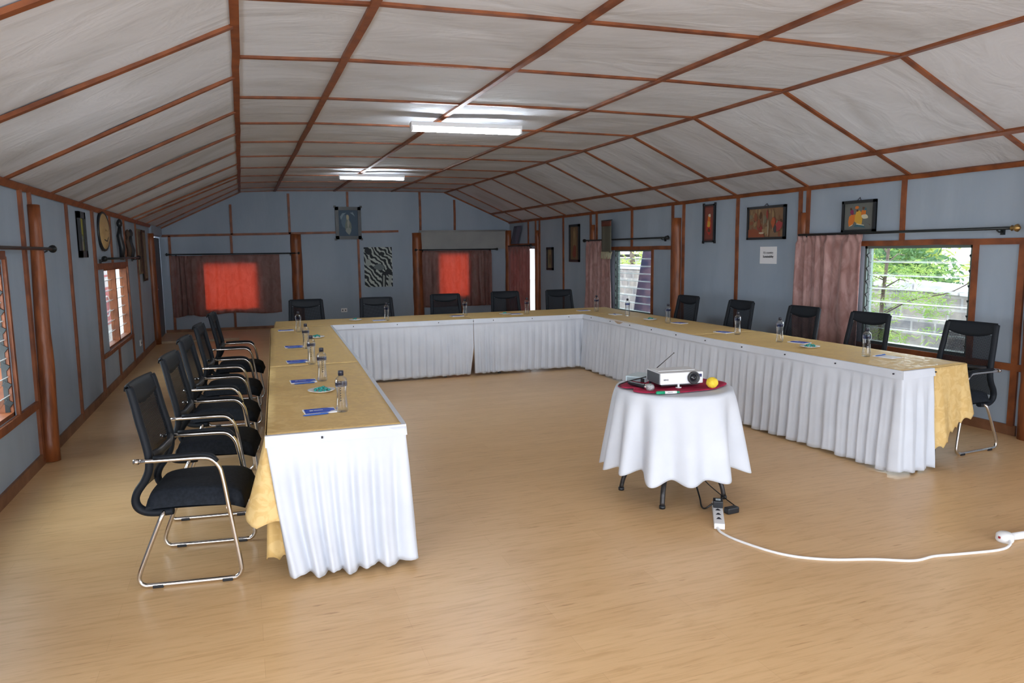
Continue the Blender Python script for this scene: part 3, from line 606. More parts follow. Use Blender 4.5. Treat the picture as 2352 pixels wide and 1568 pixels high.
def resample(path,step):
    SM=max(2,int(.04/step))
    P=[Vector((*p,0)) for p in path]; out=[];acc=0
    for a,b_ in zip(P[:-1],P[1:]):
        L=(b_-a).length; n=max(1,round(L/step))
        for k in range(n): out.append((a+(b_-a)*k/n,acc+L*k/n,(b_-a).normalized()))
        acc+=L
    out.append((P[-1],acc,(P[-1]-P[-2]).normalized())); 
    # smooth tangents
    res=[]
    for i,(p,s,t) in enumerate(out):
        w=sum((out[j][2] for j in range(max(0,i-SM),min(len(out),i+SM+1))),Vector()); res.append((p,s,w.normalized()))
    return res,acc
def gold(top,drape,drop,label,seed,amp=.03,flare=.06,lip=None,fl=None):
    b=MB(); c=sum((Vector((*p,0)) for p in top),Vector())/len(top)
    # top sheet with slight wrinkles
    n,m=14,40
    def fn(u,v):
        a=Vector(top[0]).lerp(Vector(top[1]),u);d=Vector(top[3]).lerp(Vector(top[2]),u);p=a.lerp(d,v)
        return (p.x,p.y,TH+.004+.0016*noise.noise(Vector((p.x*7,p.y*7,seed)))+.0008*math.sin(p.y*30+3*noise.noise(Vector((p.x*2,p.y*2,seed)))))
    b.grid(fn,n,m)
    if drape:
        P,L=resample(drape,.009); rows=22; V=[]
        for (p,s,t) in P:
            nn=Vector((t.y,-t.x,0)); colv=[]; D=drop(s/L) if callable(drop) else drop
            sc_=.03*abs(math.sin(s*PI/.055))
            for j in range(rows+1):
                v=j/rows; w=math.sin(s*2*PI/.33+seed)+.5*math.sin(s*2*PI/.19+seed*2)
                off=.006+(fl(s/L) if fl else flare)*v**1.1+amp*w*v**1.3*(1 if not fl else min(1,fl(s/L)/.03))
                z=TH+.004-(D-sc_*1)*v+(.0 if v<1 else 0)
                q=p+nn*off; colv.append(b.bm.verts.new((q.x,q.y,z if j else TH+.004)))
            V.append(colv)
        for i in range(len(V)-1):
            for j in range(rows): f=b.bm.faces.new([V[i][j],V[i+1][j],V[i+1][j+1],V[i][j+1]]); f.smooth=True
    o=b.obj('gold_tablecloth',M['gold'],solid=.003,off=1); 
    tag(o,label,'tablecloth'); return o
gold(LTn,[(.165,6.0),(.07,3.745),(.28,3.738)],lambda t:.25+.20*min(1,max(0,(t-.84)/.07)),'gold damask cloth on the near half of left table arm',1,.014,.10,fl=lambda t:.012+.115*max(0,1-abs(t-.905)/.05) if t<.905 else .127*max(0,1-(t-.905)/.04)+.002)
gold(LTf,[(.29,9.2),(.165,6.0)],.25,'gold damask cloth on the far half of left table arm',2,.006,.012)
gold(CTl,[(.38,10.06),(.33,9.22)],.4,'gold damask cloth on left half of far cross tables',3,.02,.04)
gold(CTr,None,0,'gold damask cloth on right half of far cross tables',4)
gold(RTf,[(5.20,6.4),(5.26,9.15)],.25,'gold damask cloth on far half of right table arm',5,.006,.012)
gold(RTn,[(4.76,3.90),(5.16,3.95),(5.20,6.4)],lambda t:.63-.21*min(1,t/.14) if t<.14 else .42-.17*min(1,(t-.14)/.05),'gold damask cloth draped over near end of right table arm',6,.025,.05,fl=lambda t:.045 if t<.15 else max(.01,.045-.035*(t-.15)/.06))
# second lower gold layer at left near corner
def underlay():
    P,L=resample([(.12,4.2),(.075,3.79),(.25,3.77)],.009); b=MB();V=[]
    for (p,s,t) in P:
        nn=Vector((t.y,-t.x,0)); cv=[]
        for j in range(21):
            v=j/20; off=.02*math.sin(s*2*PI/.12)*v+.02*v; q=p+nn*off; cv.append(b.bm.verts.new((q.x,q.y,.74-(.655-.03*abs(math.sin(s*PI/.055)))*v)))
        V.append(cv)
    for i in range(len(V)-1):
        for j in range(20): f=b.bm.faces.new([V[i][j],V[i+1][j],V[i+1][j+1],V[i][j+1]]); f.smooth=True
    tag(b.obj('gold_tablecloth',M['gold'],solid=.003),'longer gold under-cloth hanging behind white skirt at near left corner','tablecloth')
underlay()
def skirt(path,label,period,amp,seed,hem=.018,band=.05,flare=.02,hemw=.0,slit=None,slant=0):
    P,L=resample(path,.0085); rows=26; e=None; b=MB();V=[]; rnd=random.Random(seed)
    # gathered phase with irregular pleat widths
    ph=0;phs=[];last=0
    for (p,s,t) in P:
        k=1+.55*noise.noise(Vector((s*2.1,seed,0)))+.45*noise.noise(Vector((s*6,seed,5))); ph+=(s-last)/period*k; last=s; phs.append(ph)
    def shp(x):  # rounded pleat with a sharper crease
        x=x%1; return (math.sin(2*PI*x)+.35*math.sin(4*PI*x+.6))*.8
    for i,(p,s,t) in enumerate(P):
        nn=Vector((t.y,-t.x,0)); cv=[]
        a=amp*(1+.9*noise.noise(Vector((s*3,seed,9))))
        for j in range(rows+1):
            v=j/rows; z=TH-.002-(TH-.002-hem)*v
            g=0 if v<.07 else min(1,(v-.07)/.25)
            drift=.25*noise.noise(Vector((s*1.5,v*1.5,seed)))*v
            off=.008+flare*v+a*(.35*g+.65*v*g)*shp(phs[i]+drift)
            if v<.07: off=.012
            zz=z+ (hemw*(.6*noise.noise(Vector((s*4,seed,2)))+.5*math.sin(2*PI*phs[i]/2)) if j==rows else 0)*1
            if slit and v>.5:
                ds=s-slit[0]; 
                if abs(ds)<.15: p2=p+t*(slit[1]*(v-.5)*2*(1-abs(ds)/.15))
                else: p2=p
            else: p2=p
            if slant and s<.45: p2=p2+t*(slant*v*(1-s/.45))
            q=p2+nn*off; cv.append(b.bm.verts.new((q.x,q.y,max(.004,zz))))
        V.append(cv)
    for i in range(len(V)-1):
        for j in range(rows): f=b.bm.faces.new([V[i][j],V[i+1][j],V[i+1][j+1],V[i][j+1]]); f.smooth=True
    e=b.obj('table_skirt',M['white_cloth'],solid=.002,off=1); tag(e,label,'table skirt')
    # flat hemmed band along the top edge
    b=MB(); Q,_=resample(path,.05); rs=[]
    for (p,s,t) in Q:
        nn=Vector((t.y,-t.x,0)); w=.003*math.sin(s*9+seed)
        rs.append([p+nn*(-.012)+Vector((0,0,TH+.009)),p+nn*(.014)+Vector((0,0,TH+.009)),p+nn*(.022+w)+Vector((0,0,TH-band+w)),p+nn*(.014+w)+Vector((0,0,TH-band+w))])
    b.rings(rs,smooth=False); b.obj('top_band',M['white_cloth'],e)
    b=MB()
    for k in range(int(L/.55)+1):
        p,s,t=P[min(len(P)-1,int((k+.5)*.55/.0085))]; nn=Vector((t.y,-t.x,0)); b.lathe([(.006,-.004),(.006,.004)],(p+nn*.024+Vector((0,0,TH-.018))),8,'X')
    b.obj('snap_button',M['ink'],e)
skirt([(.06,3.71),(.75,3.69),(.87,6.0),(1.0,9.2)],'white pleated skirt wrapping near end and inner side of left tables',.105,.034,11,.03,.045,.03,.02,slant=.085)
skirt([(1.0,9.21),(1.9,9.20),(2.84,9.19)],'white pleated skirt on left half of far cross tables',.095,.018,12,.03,.05,.02,.008,slit=(1.84,-.05))
skirt([(2.845,9.19),(3.9,9.16),(4.45,9.155)],'white pleated skirt on right half of far cross tables, right of the slit',.095,.018,13,.035,.05,.02,.008)
skirt([(4.45,9.14),(4.44,8.1),(4.36,6.6),(4.35,5.97),(4.38,5.3),(4.41,4.5),(4.42,3.86),(4.735,3.88)],'white pleated skirt on inner side and near end of right tables',.115,.02,14,.02,.05,.04,.015)
# ------------------------------------------------------------------ chairs
def make_chair():
    e=empty('mesh_chair')
    b=MB()  # seat cushion
    def st(u,v,top):
        x=-.21+.48*u; y=-.235+.47*v
        ex=abs(2*u-1)**5; ey=abs(2*v-1)**5; k=max(0,1-ex)*max(0,1-ey)
        yy=y*(1-.05*(1-u)); z=.388+(.09*k**.2 if top else 0)+.012*math.cos((u-.4)*3)*(1 if top else .3)-(.02*(u-.85)/.15 if (u>.85) else 0)
        return (x,yy,z)
    b.grid(lambda u,v:st(u,v,True),22,18); b.grid(lambda u,v:st(u,v,False),22,18); bmesh.ops.remove_doubles(b.bm,verts=b.bm.verts,dist=.002)
    b.obj('seat',M['blackfab'],e)
    prof=[(-.268,.992),(-.262,1.012),(-.246,1.012),(-.238,1.0),(-.222,.93),(-.205,.84),(-.185,.75),(-.172,.67),(-.175,.60),(-.20,.54),(-.235,.49),(-.25,.445),(-.24,.405),(-.205,.38),(-.15,.372),(-.08,.375)]
    pp=smoothpts([(x,0,z) for x,z in prof],4)
    b=MB()
    for s in (-1,1):
        b.tube([(p.x,s*(.222-.012*max(0,(.6-p.z))/.2-.016*max(0,(p.z-.7))/.3),p.z) for p in pp[10:]],.0185,8,flat=(1.15,.85))
    # top band
    def tb(u,v):
        y=(-.222+.444*u)*(1-.05-.16*max(0,.45-v)/.45); bow=-.018*(1-(2*u-1)**2); lo=.95-.045*(1-(2*u-1)**2)
        k=v*1.0
        pts=[(-.272,.99),(-.264,1.014),(-.246,1.024),(-.230,1.0),(-.216,lo)]
        f=k*4; i=min(3,int(f)); t=f-i; x=pts[i][0]*(1-t)+pts[i+1][0]*t; z=pts[i][1]*(1-t)+pts[i+1][1]*t
        return (x+bow,y,z)
    b.grid(tb,16,12); 
    b.tube([(-.19,-.22,.392),(-.21,-.1,.40),(-.21,.1,.40),(-.19,.22,.392)],.013,8)
    b.obj('backrest_frame',M['bluepl'],e,solid=.008)
    b=MB()
    mp=[p for p in pp if .43<p.z<.97][2:]
    b.grid(lambda u,v:(lambda p:(p.x-.018*(1-(2*u-1)**2),(-.215+.43*u)*(1-.06*max(0,(p.z-.7))/.3),p.z))(mp[min(len(mp)-1,int(v*(len(mp)-1)+.5))]),14,len(mp)-1)
    b.obj('backrest_mesh',M['mesh'],e)
    b=MB(); b.tube([(-.168,-.2,.66),(-.15,-.1,.655),(-.15,.1,.655),(-.168,.2,.66)],.016,8,flat=(1,1.6)); b.obj('lumbar_bar',M['blackpl'],e)
    side=lambda s:[(-.215,s*.262,.652),(-.05,s*.262,.652),(.08,s*.262,.652),(.125,s*.262,.642),(.155,s*.262,.61),(.172,s*.262,.56),(.195,s*.262,.40),(.222,s*.262,.20),(.238,s*.262,.075),(.236,s*.262,.04),(.215,s*.262,.017),(.17,s*.262,.012),(-.17,s*.262,.012),(-.225,s*.262,.016),(-.245,s*.262,.04),(-.243,s*.262,.075),(-.21,s*.258,.16),(-.135,s*.248,.34),(-.12,s*.235,.372)]
    path=smoothpts(side(-1),3)+smoothpts([(-.115,-.2,.378),(-.115,0,.38),(-.115,.2,.378)],3)+smoothpts(side(1)[::-1],3)
    b=MB(); b.tube(path,.0115,9); b.tube([(.19,-.262,.385),(.19,.262,.385)],.009,8); b.obj('tube_frame',M['chrome'],e)
    for s in (-1,1):
        b=MB(); b.tube(smoothpts([(-.14,s*.262,.668),(-.02,s*.262,.672),(.08,s*.262,.672),(.13,s*.262,.660),(.155,s*.262,.63)],3),.015,8,flat=(1.3,.6)); b.obj('armrest_pad',M['bluepl'],e)
        for x in (-.16,.17):
            b=MB(); b.box((x,s*.262,.008),(.05,.028,.016),bev=.003); b.obj('glide',M['blackpl'],e)
        b=MB(); b.lathe([(.0135,-.012),(.0135,.012)],(-.22,s*.262,.652),10,'X'); b.obj('tube_end_cap',M['chrome'],e)
    return e
proto=make_chair()
G='black mesh-back chairs around the tables'
spots=[(-.285,4.12,-.14,'black mesh chair nearest the camera in left row'),(-.23,5.09,-.11,'black mesh chair second from the camera in left row'),(-.205,6.09,-.09,'black mesh chair in the middle of left row'),(-.16,7.17,-.09,'black mesh chair fourth from the camera in left row'),(-.095,8.5,-.08,'farthest black mesh chair in left row, nearest far left curtain'),
 (.80,10.14,-PI/2,'black mesh chair behind far tables beside far left curtain post'),(1.755,10.09,-PI/2-.03,'black mesh chair behind far tables below the zebra canvas'),(2.84,10.36,-PI/2-.02,'black mesh chair behind far tables before the red window curtain'),(3.845,10.52,-PI/2-.05,'black mesh chair behind far tables left of the doorway curtain'),(4.765,10.50,-PI/2-.04,'rightmost black mesh chair behind the far tables'),
 (5.43,8.40,PI+.05,'black mesh chair by the thick log post on right side'),(5.43,7.29,PI+.03,'black mesh chair on right side before the brown batten below scroll'),(5.43,6.23,PI+.03,'black mesh chair before the pink velvet curtain'),(5.43,5.34,PI+.05,'black mesh chair before left part of large garden window'),(5.45,4.31,PI+.06,'black mesh chair at near end of right table arm, whole side visible')]
for i,(x,y,a,lab) in enumerate(spots):
    o=proto if i==0 else copy_tree(proto); o.location=(x,y,0); o.rotation_euler=(0,0,a); tag(o,lab,'chair',G)
# ------------------------------------------------------------------ bottles
TT=TH+.0075
def make_bottle():
    e=empty('water_bottle'); b=MB()
    b.lathe([(.0,.003),(.03,.0),(.034,.006),(.034,.03),(.0325,.045),(.0295,.075),(.028,.10),(.0295,.125),(.0325,.15),(.0335,.175),(.031,.19),(.02,.20),(.0135,.205),(.0125,.212)],seg=20,caps=False); b.obj('bottle_body',M['pet'],e)
    b=MB(); b.lathe([(.0,.008),(.031,.008),(.031,.04),(.0265,.08),(.0255,.1),(.0285,.14),(.030,.165),(.0,.166)],seg=16,caps=False); b.obj('water',M['water'],e)
    b=MB(); b.lathe([(.0,.208),(.0155,.208),(.0155,.232),(.014,.235),(.0,.235)],seg=16); b.obj('bottle_cap',M['cap'],e)
    b=MB(); b.lathe([(.0338,.148),(.0345,.17)],seg=20,caps=False); b.obj('label_band',M['band'],e)
    b=MB()
    for k in range(6):  # dark zigzag lettering running down the front
        z=.145-k*.014; r=.0335
        for (a0,a1,z0,z1) in ((-2.05,-1.75,z,z-.005),(-1.75,-2.05,z-.005,z-.010)):
            p=Vector((r*math.cos(a0),r*math.sin(a0),z0));q=Vector((r*math.cos(a1),r*math.sin(a1),z1)); b.tube([p,q],.0014,5)
    b.obj('lettering',M['ink'],e)
    return e
M['water']=glass_mat('water_body',(.985,.988,.99),.12); M['band']=glass_mat('blue_label_film',(.35,.4,.62),.3)
bo=make_bottle()
bpos=[(.49,4.13,'clear water bottle nearest the camera on left tables'),(.49,5.20,'clear water bottle second from the camera on left tables'),(.49,6.03,'clear water bottle third from the camera on left tables'),(.53,7.06,'clear water bottle fourth from the camera on left tables'),(.57,8.60,'clear water bottle at far corner of left tables'),
(1.75,9.50,'clear water bottle on far tables below zebra canvas'),(2.87,9.66,'clear water bottle on far tables before red window curtain'),(3.74,9.52,'clear water bottle on far tables before doorway curtain'),(4.81,9.47,'clear water bottle at far right table corner'),
(4.86,8.65,'clear water bottle before the far right window on table'),(4.80,7.55,'clear water bottle before the thick log post on right tables'),(4.80,6.23,'clear water bottle before second chair of right tables'),(4.77,5.56,'clear water bottle left of sweets plate on right tables'),(4.76,4.52,'clear water bottle nearest the camera on right tables')]
for i,(x,y,lab) in enumerate(bpos):
    o=bo if i==0 else copy_tree(bo); o.location=(x,y,TT); o.rotation_euler=(0,0,[0,.3,.1,-.4,.5][i%5]); tag(o,lab,'bottle','water bottles on the tables')
# ------------------------------------------------------------------ notepads, pens
def make_pad(blue=True):
    e=empty('notepad'); b=MB(); b.box((0,0,.003),(.175,.125,.006)); b.obj('pages',M['paper'],e)
    if blue:
        b=MB(); b.q([(-.084,-.058,.0066),(.04,-.058,.0066),(.06,-.03,.0066),(.084,-.02,.0066),(.084,.03,.0066),(.05,.058,.0066),(-.08,.058,.0066)]); b.obj('cover_print',M['blue'],e)
        b=MB(); b.box((-.045,.01,.0068),(.018,.016,.0005)); b.box((-.005,.012,.0068),(.05,.008,.0005)); b.obj('cover_emblem',M['paper'],e)
    return e
def make_pen():
    e=empty('ballpoint_pen'); b=MB(); b.lathe([(.001,-.07),(.004,-.06),(.0045,-.04),(.0045,.065),(.0035,.07)],(0,0,.0047),8,'X'); b.obj('barrel',M['bluepen'],e)
    b=MB(); b.box((.045,0,.0095),(.035,.003,.0015)); b.obj('clip',M['bluepen'],e); return e
pb=make_pad(); pw=make_pad(False); pn=make_pen()
pads=[(.37,4.18,.06,1,'blue notepad nearest the camera on left tables'),(.36,5.22,.03,1,'blue notepad second from the camera on left tables'),(.39,6.22,.05,1,'blue notepad third from the camera on left tables'),(.43,7.23,.04,1,'blue notepad fourth from the camera on left tables'),(.44,8.81,.0,1,'blue notepad at far end of left tables'),
(1.66,9.55,.0,1,'blue notepad beside bottle below the zebra canvas'),(2.76,9.68,.1,1,'blue notepad beside bottle before red window curtain'),(3.60,9.60,.1,1,'blue notepad beside bottle before doorway curtain'),(4.70,9.68,.0,1,'blue notepad at far right table corner'),
(4.80,8.88,PI/2,0,'white notepad before the far right window'),(4.92,7.49,PI/2+.2,1,'blue notepad before the thick log post'),(4.79,6.45,PI/2+.2,1,'blue notepad left of bottle in middle of right tables'),(4.90,5.44,PI/2+.2,1,'blue notepad beside sweets plate on right tables'),(4.88,4.42,PI/2+.1,0,'white notepad nearest the camera on right tables')]
used=[False,False,False]
def take(k,p):
    if not used[k]: used[k]=True; return p
    return copy_tree(p)
for (x,y,a,bl,lab) in pads:
    o=take(0,pb) if bl else take(1,pw); o.location=(x,y,TT); o.rotation_euler=(0,0,a); tag(o,lab,'notepad','notepads on the tables')
for (x,y,z,a,lab) in [(.34,4.09,0,.08,'blue pen lying before the nearest notepad on left tables'),(.36,5.13,0,.1,'blue pen before the second notepad on left tables'),(.38,6.13,0,.1,'blue pen before the third notepad on left tables'),(.43,7.14,0,.06,'blue pen before the fourth notepad on left tables'),(4.86,4.47,.0066,.2,'blue pen on the white notepad nearest the camera at right'),(4.78,8.86,.0066,1.3,'blue pen on the white notepad before far right window')]:
    o=take(2,pn); o.location=(x,y,TT+z); o.rotation_euler=(0,0,a); tag(o,lab,'pen','blue pens on the tables')
# ------------------------------------------------------------------ plates with sweets
def make_plate():
    b=MB(); b.lathe([(.0,.003),(.035,.0),(.045,.002),(.085,.014),(.087,.017),(.05,.007),(.0,.006)],seg=28,caps=False); return b.obj('saucer',M['china'])
def make_sweet():
    e=empty('mint_sweet'); b=MB(); b.lathe([(0,-.009),(.006,-.008),(.0075,0),(.006,.008),(0,.009)],(0,0,.007),8,'X'); b.obj('sweet_body',M['mint'],e)
    for s in (-1,1): b=MB(); b.prism([(s*.008,0),(s*.017,.006),(s*.017,-.006)],.001,Matrix.Translation((0,0,.007))); b.obj('wrapper_twist',M['mint'],e)
    return e
pl=make_plate(); sw=make_sweet(); first=True; fs=True; rnd=random.Random(3)
for (x,y,n,lab,near) in [(.44,4.78,16,'white saucer of teal sweets on left tables between nearest bottles','nearest left saucer'),(.70,7.90,9,'white saucer of sweets at far inner edge of left tables','far left saucer'),(1.37,9.69,5,'white saucer on far tables left of zebra canvas','far table left saucer'),(3.45,9.62,5,'white saucer on far tables before the doorway curtain','far table right saucer'),(4.81,7.98,6,'white saucer of sweets before the far right window','right table far saucer'),(4.74,5.13,14,'white saucer of teal sweets on near half of right tables','right table near saucer')]:
    o=pl if first else pl.copy()
    if not first: col.objects.link(o)
    first=False; o.location=(x,y,TT); tag(o,lab,'saucer','saucers of sweets')
    for k in range(n):
        s=sw if fs else copy_tree(sw); fs=False
        a=k*2.4; r=.0135*math.sqrt(k)*1.0; hz=.007 if k>5 else .018
        s.location=(x+r*math.cos(a),y+r*math.sin(a),TT+hz+(.004 if k%3==0 else 0)); s.rotation_euler=(0,0,rnd.uniform(0,6)); tag(s,'teal wrapped sweet piled in the '+near,'sweet','sweets in the '+near)
# ------------------------------------------------------------------ round table with projector
RX,RY,RZ=2.69,4.15,.735
e=empty('round_table',(RX,RY,0)); tag(e,'round table with dark iron arched feet under white cloth','table')
b=MB(); b.lathe([(0,RZ-.03),(.372,RZ-.03),(.375,RZ-.015),(.372,RZ-.006),(0,RZ-.006)],seg=40); b.obj('tabletop',M['tabletop'],e)
b=MB(); b.tube([(0,0,.2),(0,0,RZ-.03)],.03,12); b.lathe([(.0,.17),(.06,.18),(.065,.21),(.03,.26)],seg=14); b.obj('pedestal',M['iron'],e)
for k,a in enumerate([-2.32,-.78,.82,2.62]):
    c,s=math.cos(a),math.sin(a); b=MB(); b.tube(smoothpts([(c*.03,s*.03,.20),(c*.14,s*.14,.225),(c*.25,s*.25,.19),(c*.32,s*.32,.11),(c*.345,s*.345,.02)],4),.015,8,flat=(1.1,1)); b.obj('leg',M['iron'],e)
    b.__init__(); b.lathe([(.0,0),(.02,0),(.02,.02),(0,.022)],(c*.345,s*.345,0),10); b.obj('foot_pad',M['blackpl'],[x for x in bpy.data.objects if x.parent==e and x.name.startswith('leg')][-1])
b=MB(); V=[]; NS=300
def cl(th,j,n=30,m=10):
    if j<=m: r=.385*j/m; return (r*math.cos(th),r*math.sin(th),RZ)
    v=(j-m)/n; fold=math.sin(13*th+1.1*math.sin(2*th)+.5)+.5*math.sin(8*th+1.3)
    r=.385+.010*math.sin(min(1,v*8)*PI/2)+.06*v+.042*fold*v**.8; z=RZ-.008*min(1,v*10)-(.515+.02*fold+.015*math.sin(3*th+1))*v
    return (r*math.cos(th),r*math.sin(th),z)
for i in range(NS): V.append([b.bm.verts.new(cl(2*PI*i/NS,j)) for j in range(41)])
for i in range(NS):
    for j in range(40): 
        f=b.bm.faces.new([V[i][j],V[(i+1)%NS][j],V[(i+1)%NS][j+1],V[i][j+1]]); f.smooth=True
bmesh.ops.remove_doubles(b.bm,verts=b.bm.verts,dist=1e-5)
o=b.obj('round_tablecloth',M['white_cloth'],solid=.002,off=1); o.location=(RX,RY,0); tag(o,'white round tablecloth hanging in soft folds on projector table','tablecloth')
# maroon cloth
poly=[(2.325,4.19),(2.37,4.13),(2.335,4.07),(2.37,4.0),(2.44,3.945),(2.56,3.925),(2.71,3.915),(2.856,3.931),(3.0,4.01),(3.055,4.073),(3.06,4.166),(3.03,4.25),(2.95,4.31),(2.7,4.40),(2.52,4.42),(2.40,4.34),(2.33,4.27)]
b=MB(); cx,cy=2.68,4.16; V=[]; rr=12; pr=[(p.x,p.y) for p in smoothpts([(x,y,0) for x,y in poly]+[(*poly[0],0)],5)][:-1]
for (x,y) in pr:
    V.append([b.bm.verts.new((cx+(x-cx)*j/rr,cy+(y-cy)*j/rr,RZ+.006+.006*(1+noise.noise(Vector((x*6+j*.35,y*6,j*.3))))*(1 if j<rr else .6)+(.012*max(0,noise.noise(Vector((x*9,y*9,4)))) if j>rr-4 else 0))) for j in range(rr+1)])
for i in range(len(V)):
    for j in range(rr):
        try: f=b.bm.faces.new([V[i][j],V[(i+1)%len(V)][j],V[(i+1)%len(V)][j+1],V[i][j+1]]); f.smooth=True
        except ValueError: pass
bmesh.ops.remove_doubles(b.bm,verts=b.bm.verts,dist=1e-5)
tag(b.obj('maroon_cloth',M['maroon'],solid=.003,off=1),'crumpled maroon cloth spread under the projector','cloth')
MZ=RZ+.016
# projector: local x along front (0..w), y depth; origin at front-left corner
PA=math.radians(-7); e=empty('projector',(2.515,4.035,MZ),PA); tag(e,'white projector with round dark lens on maroon cloth','projector')
w_,d_,h_=.305,.225,.078; zb=.026
def rise(x,y): return zb+.0
b=MB(); b.box((w_/2,d_/2,zb+h_/2),(w_,d_,h_),bev=.008); b.obj('shell',M['projw'],e)
b=MB(); b.box((w_/2,d_/2+.005,zb-.004),(w_-.03,d_-.03,.012)); b.obj('under_tray',M['blackpl'],e)
b=MB(); b.box((-.0025,d_*.47,zb+h_*.5),(.006,d_*.86,h_*.86),bev=.002)
for k in range(9): b.box((-.0058,d_*.47,zb+.01+k*.0075),(.002,d_*.8,.003))
tag(b.obj('vent_grille',M['projg'],e),'dark grey vent grille')
b=MB(); b.lathe([(.0,.004),(.036,.004),(.041,-.0),(.042,-.014),(.034,-.02),(.03,-.008),(.0,-.006)],(w_*.76,0,zb+h_*.52),28,'Y'); b.obj('lens_ring',M['lensring'],e)
b=MB(); b.lathe([(.0,-.016),(.012,-.015),(.022,-.009),(.024,-.004)],(w_*.76,0,zb+h_*.52),24,'Y'); b.obj('lens',M['lens'],e)
b=MB(); b.box((w_*.93,-.0005,zb+h_*.68),(.02,.003,.02),bev=.001); b.obj('front_sensor',plain('dark_blue_sensor',(.02,.03,.12),.2),e)
text('BENQ',.013,(w_*.13,-.0008,zb+h_*.42),(PI/2,0,0),M['ink'],e,'logo_text',.0004)
b=MB(); b.box((w_*.5,d_*.6,zb+h_+.001),(w_*.86,d_*.5,.003),bev=.001); b.obj('top_panel',M['projw'],e)
b=MB(); b.tube([(w_*.45,.02,0.002),(w_*.45,.02,zb)],.008,10); b.lathe([(0,0),(.02,0),(.02,.004),(0,.005)],(w_*.45,.02,0),14); b.obj('front_foot',M['whitepl'],e)
for x in (.02,w_-.02): b=MB(); b.lathe([(0,0),(.008,0),(.008,zb),(0,zb)],(x,d_-.02,0),10); b.obj('rear_foot',M['blackpl'],e)
# receiver
e=empty('wireless_receiver',(2.587,4.40,RZ+.008),-math.radians(56)); tag(e,'pale flat wireless receiver with long antenna left of projector','receiver')
b=MB(); b.box((0,0,.022),(.15,.19,.042),bev=.004); b.obj('case',M['recv'],e)
b=MB(); b.box((-.012,-.096,.022),(.10,.002,.028)); b.obj('front_panel',plain('grey_panel',(.3,.38,.4),.4),e)
b=MB(); b.box((.056,-.097,.02),(.028,.003,.03)); b.obj('port_block',M['blackpl'],e)
A0,A1=[Matrix.Rotation(math.radians(56),3,'Z')@Vector(q) for q in ((.09,.025,.042),(.34,.12,.160))]; b=MB(); b.tube([A0,A1],lambda i:[.0035,.002][i],6); b.lathe([(0,-.004),(.004,-.003),(.004,.003),(0,.004)],A1,8); b.obj('antenna',M['iron'],e)
# microphone
e=empty('microphone',(2.432,4.086,RZ+.033),math.radians(-80)); tag(e,'black handheld microphone with silver ball grille','microphone')
b=MB(); b.lathe([(.0,-.17),(.010,-.168),(.013,-.15),(.016,-.02),(.018,.0),(.019,.012)],(0,0,0),16,'X'); b.obj('handle',M['blackpl'],e)
b=MB(); b.lathe([(.019,.010),(.021,.014),(.021,.022),(.019,.026)],(0,0,0),18,'X'); b.obj('collar_ring',M['chrome'],e)
b=MB(); b.lathe([(.018,.024),(.025,.034),(.0275,.047),(.025,.062),(.016,.073),(0,.077)],(0,0,0),20,'X',caps=False); b.obj('ball_grille',M['silver'],e)
# ball
b=MB(); b2=bmesh.new(); bmesh.ops.create_icosphere(b2,subdivisions=4,radius=.039)
for v in b2.verts: v.co*=1+.05*noise.noise(v.co*60); v.co.z*=.93
for f in b2.faces: f.smooth=True
b.add(b2); o=b.obj('soft_ball',M['yellow']); o.location=(2.853,3.948,RZ+.050); tag(o,'small yellow soft ball on maroon cloth right of projector','ball')
# marker
e=empty('marker_pen',(2.498,3.918,RZ+.018),-.235); tag(e,'white marker pen with green cap on round table front','marker')
b=MB(); b.lathe([(.0095,-.025),(.0095,.055),(.006,.06)],(0,0,0),12,'X'); b.obj('barrel',M['whitepl'],e)
b=MB(); b.lathe([(.006,-.078),(.0105,-.07),(.0105,-.022)],(0,0,0),12,'X'); tag(b.obj('cap',M['green'],e),'green cap')
b=MB(); b.lathe([(.0097,.048),(.007,.062),(.005,.075),(.004,.078)],(0,0,0),12,'X'); tag(b.obj('end_plug',M['green'],e),'green end plug')
text('MARKER',.009,(.012,-.0098,.001),(PI/2,0,0),M['ink'],e,'printed_text')
# ------------------------------------------------------------------ power strip, cables
sa=math.atan2(.36,.24); e=empty('power_strip',(2.685,3.625,0),sa); tag(e,'white four-way power strip on floor before the round table','power strip')
b=MB(); b.box((0,0,.02),(.40,.062,.036),bev=.005); b.obj('strip_body',M['whitepl'],e)
for k in range(4):
    b=MB(); x=-.11+k*.075
    b.prism([(x+.018,.004),(x+.018,-.004),(x-.014,-.016),(x-.014,.016)],.001,Matrix.Translation((0,0,.038)))
    b.obj('socket_holes',M['ink'],e)
e2=empty('power_adapter',(2.745,3.71,.038),sa); tag(e2,'black plug adapter block on far end of power strip','adapter')
b=MB(); b.box((0,0,.022),(.075,.06,.044),bev=.006); b.obj('adapter_body',M['blackpl'],e2)
b=MB(); b.box((-.0,0,.0448),(.03,.03,.001)); b.obj('rating_label',M['recv'],e2)
e3=empty('power_plug',(2.815,3.665,.0),sa-.9); tag(e3,'black mains plug beside adapter on power strip','plug')
b=MB(); b.box((0,0,.02),(.09,.045,.04),bev=.008); b.obj('plug_body',M['blackpl'],e3)
def cable(name,pts,r,mat,label): b=MB(); b.tube(smoothpts(pts,8),r,7); return tag(b.obj(name,mat),label,'cable')
cable('extension_cable',[(2.585,3.485,.02),(2.55,3.42,.008),(2.57,3.26,.006),(2.67,3.03,.006),(2.84,2.89,.006),(3.07,2.80,.006),(3.25,2.71,.006),(3.4,2.71,.006),(3.55,2.68,.006),(3.79,2.64,.006),(3.90,2.655,.012),(3.95,2.70,.03)],.0075,M['whitepl'],'long white extension cable curving across floor at lower right')
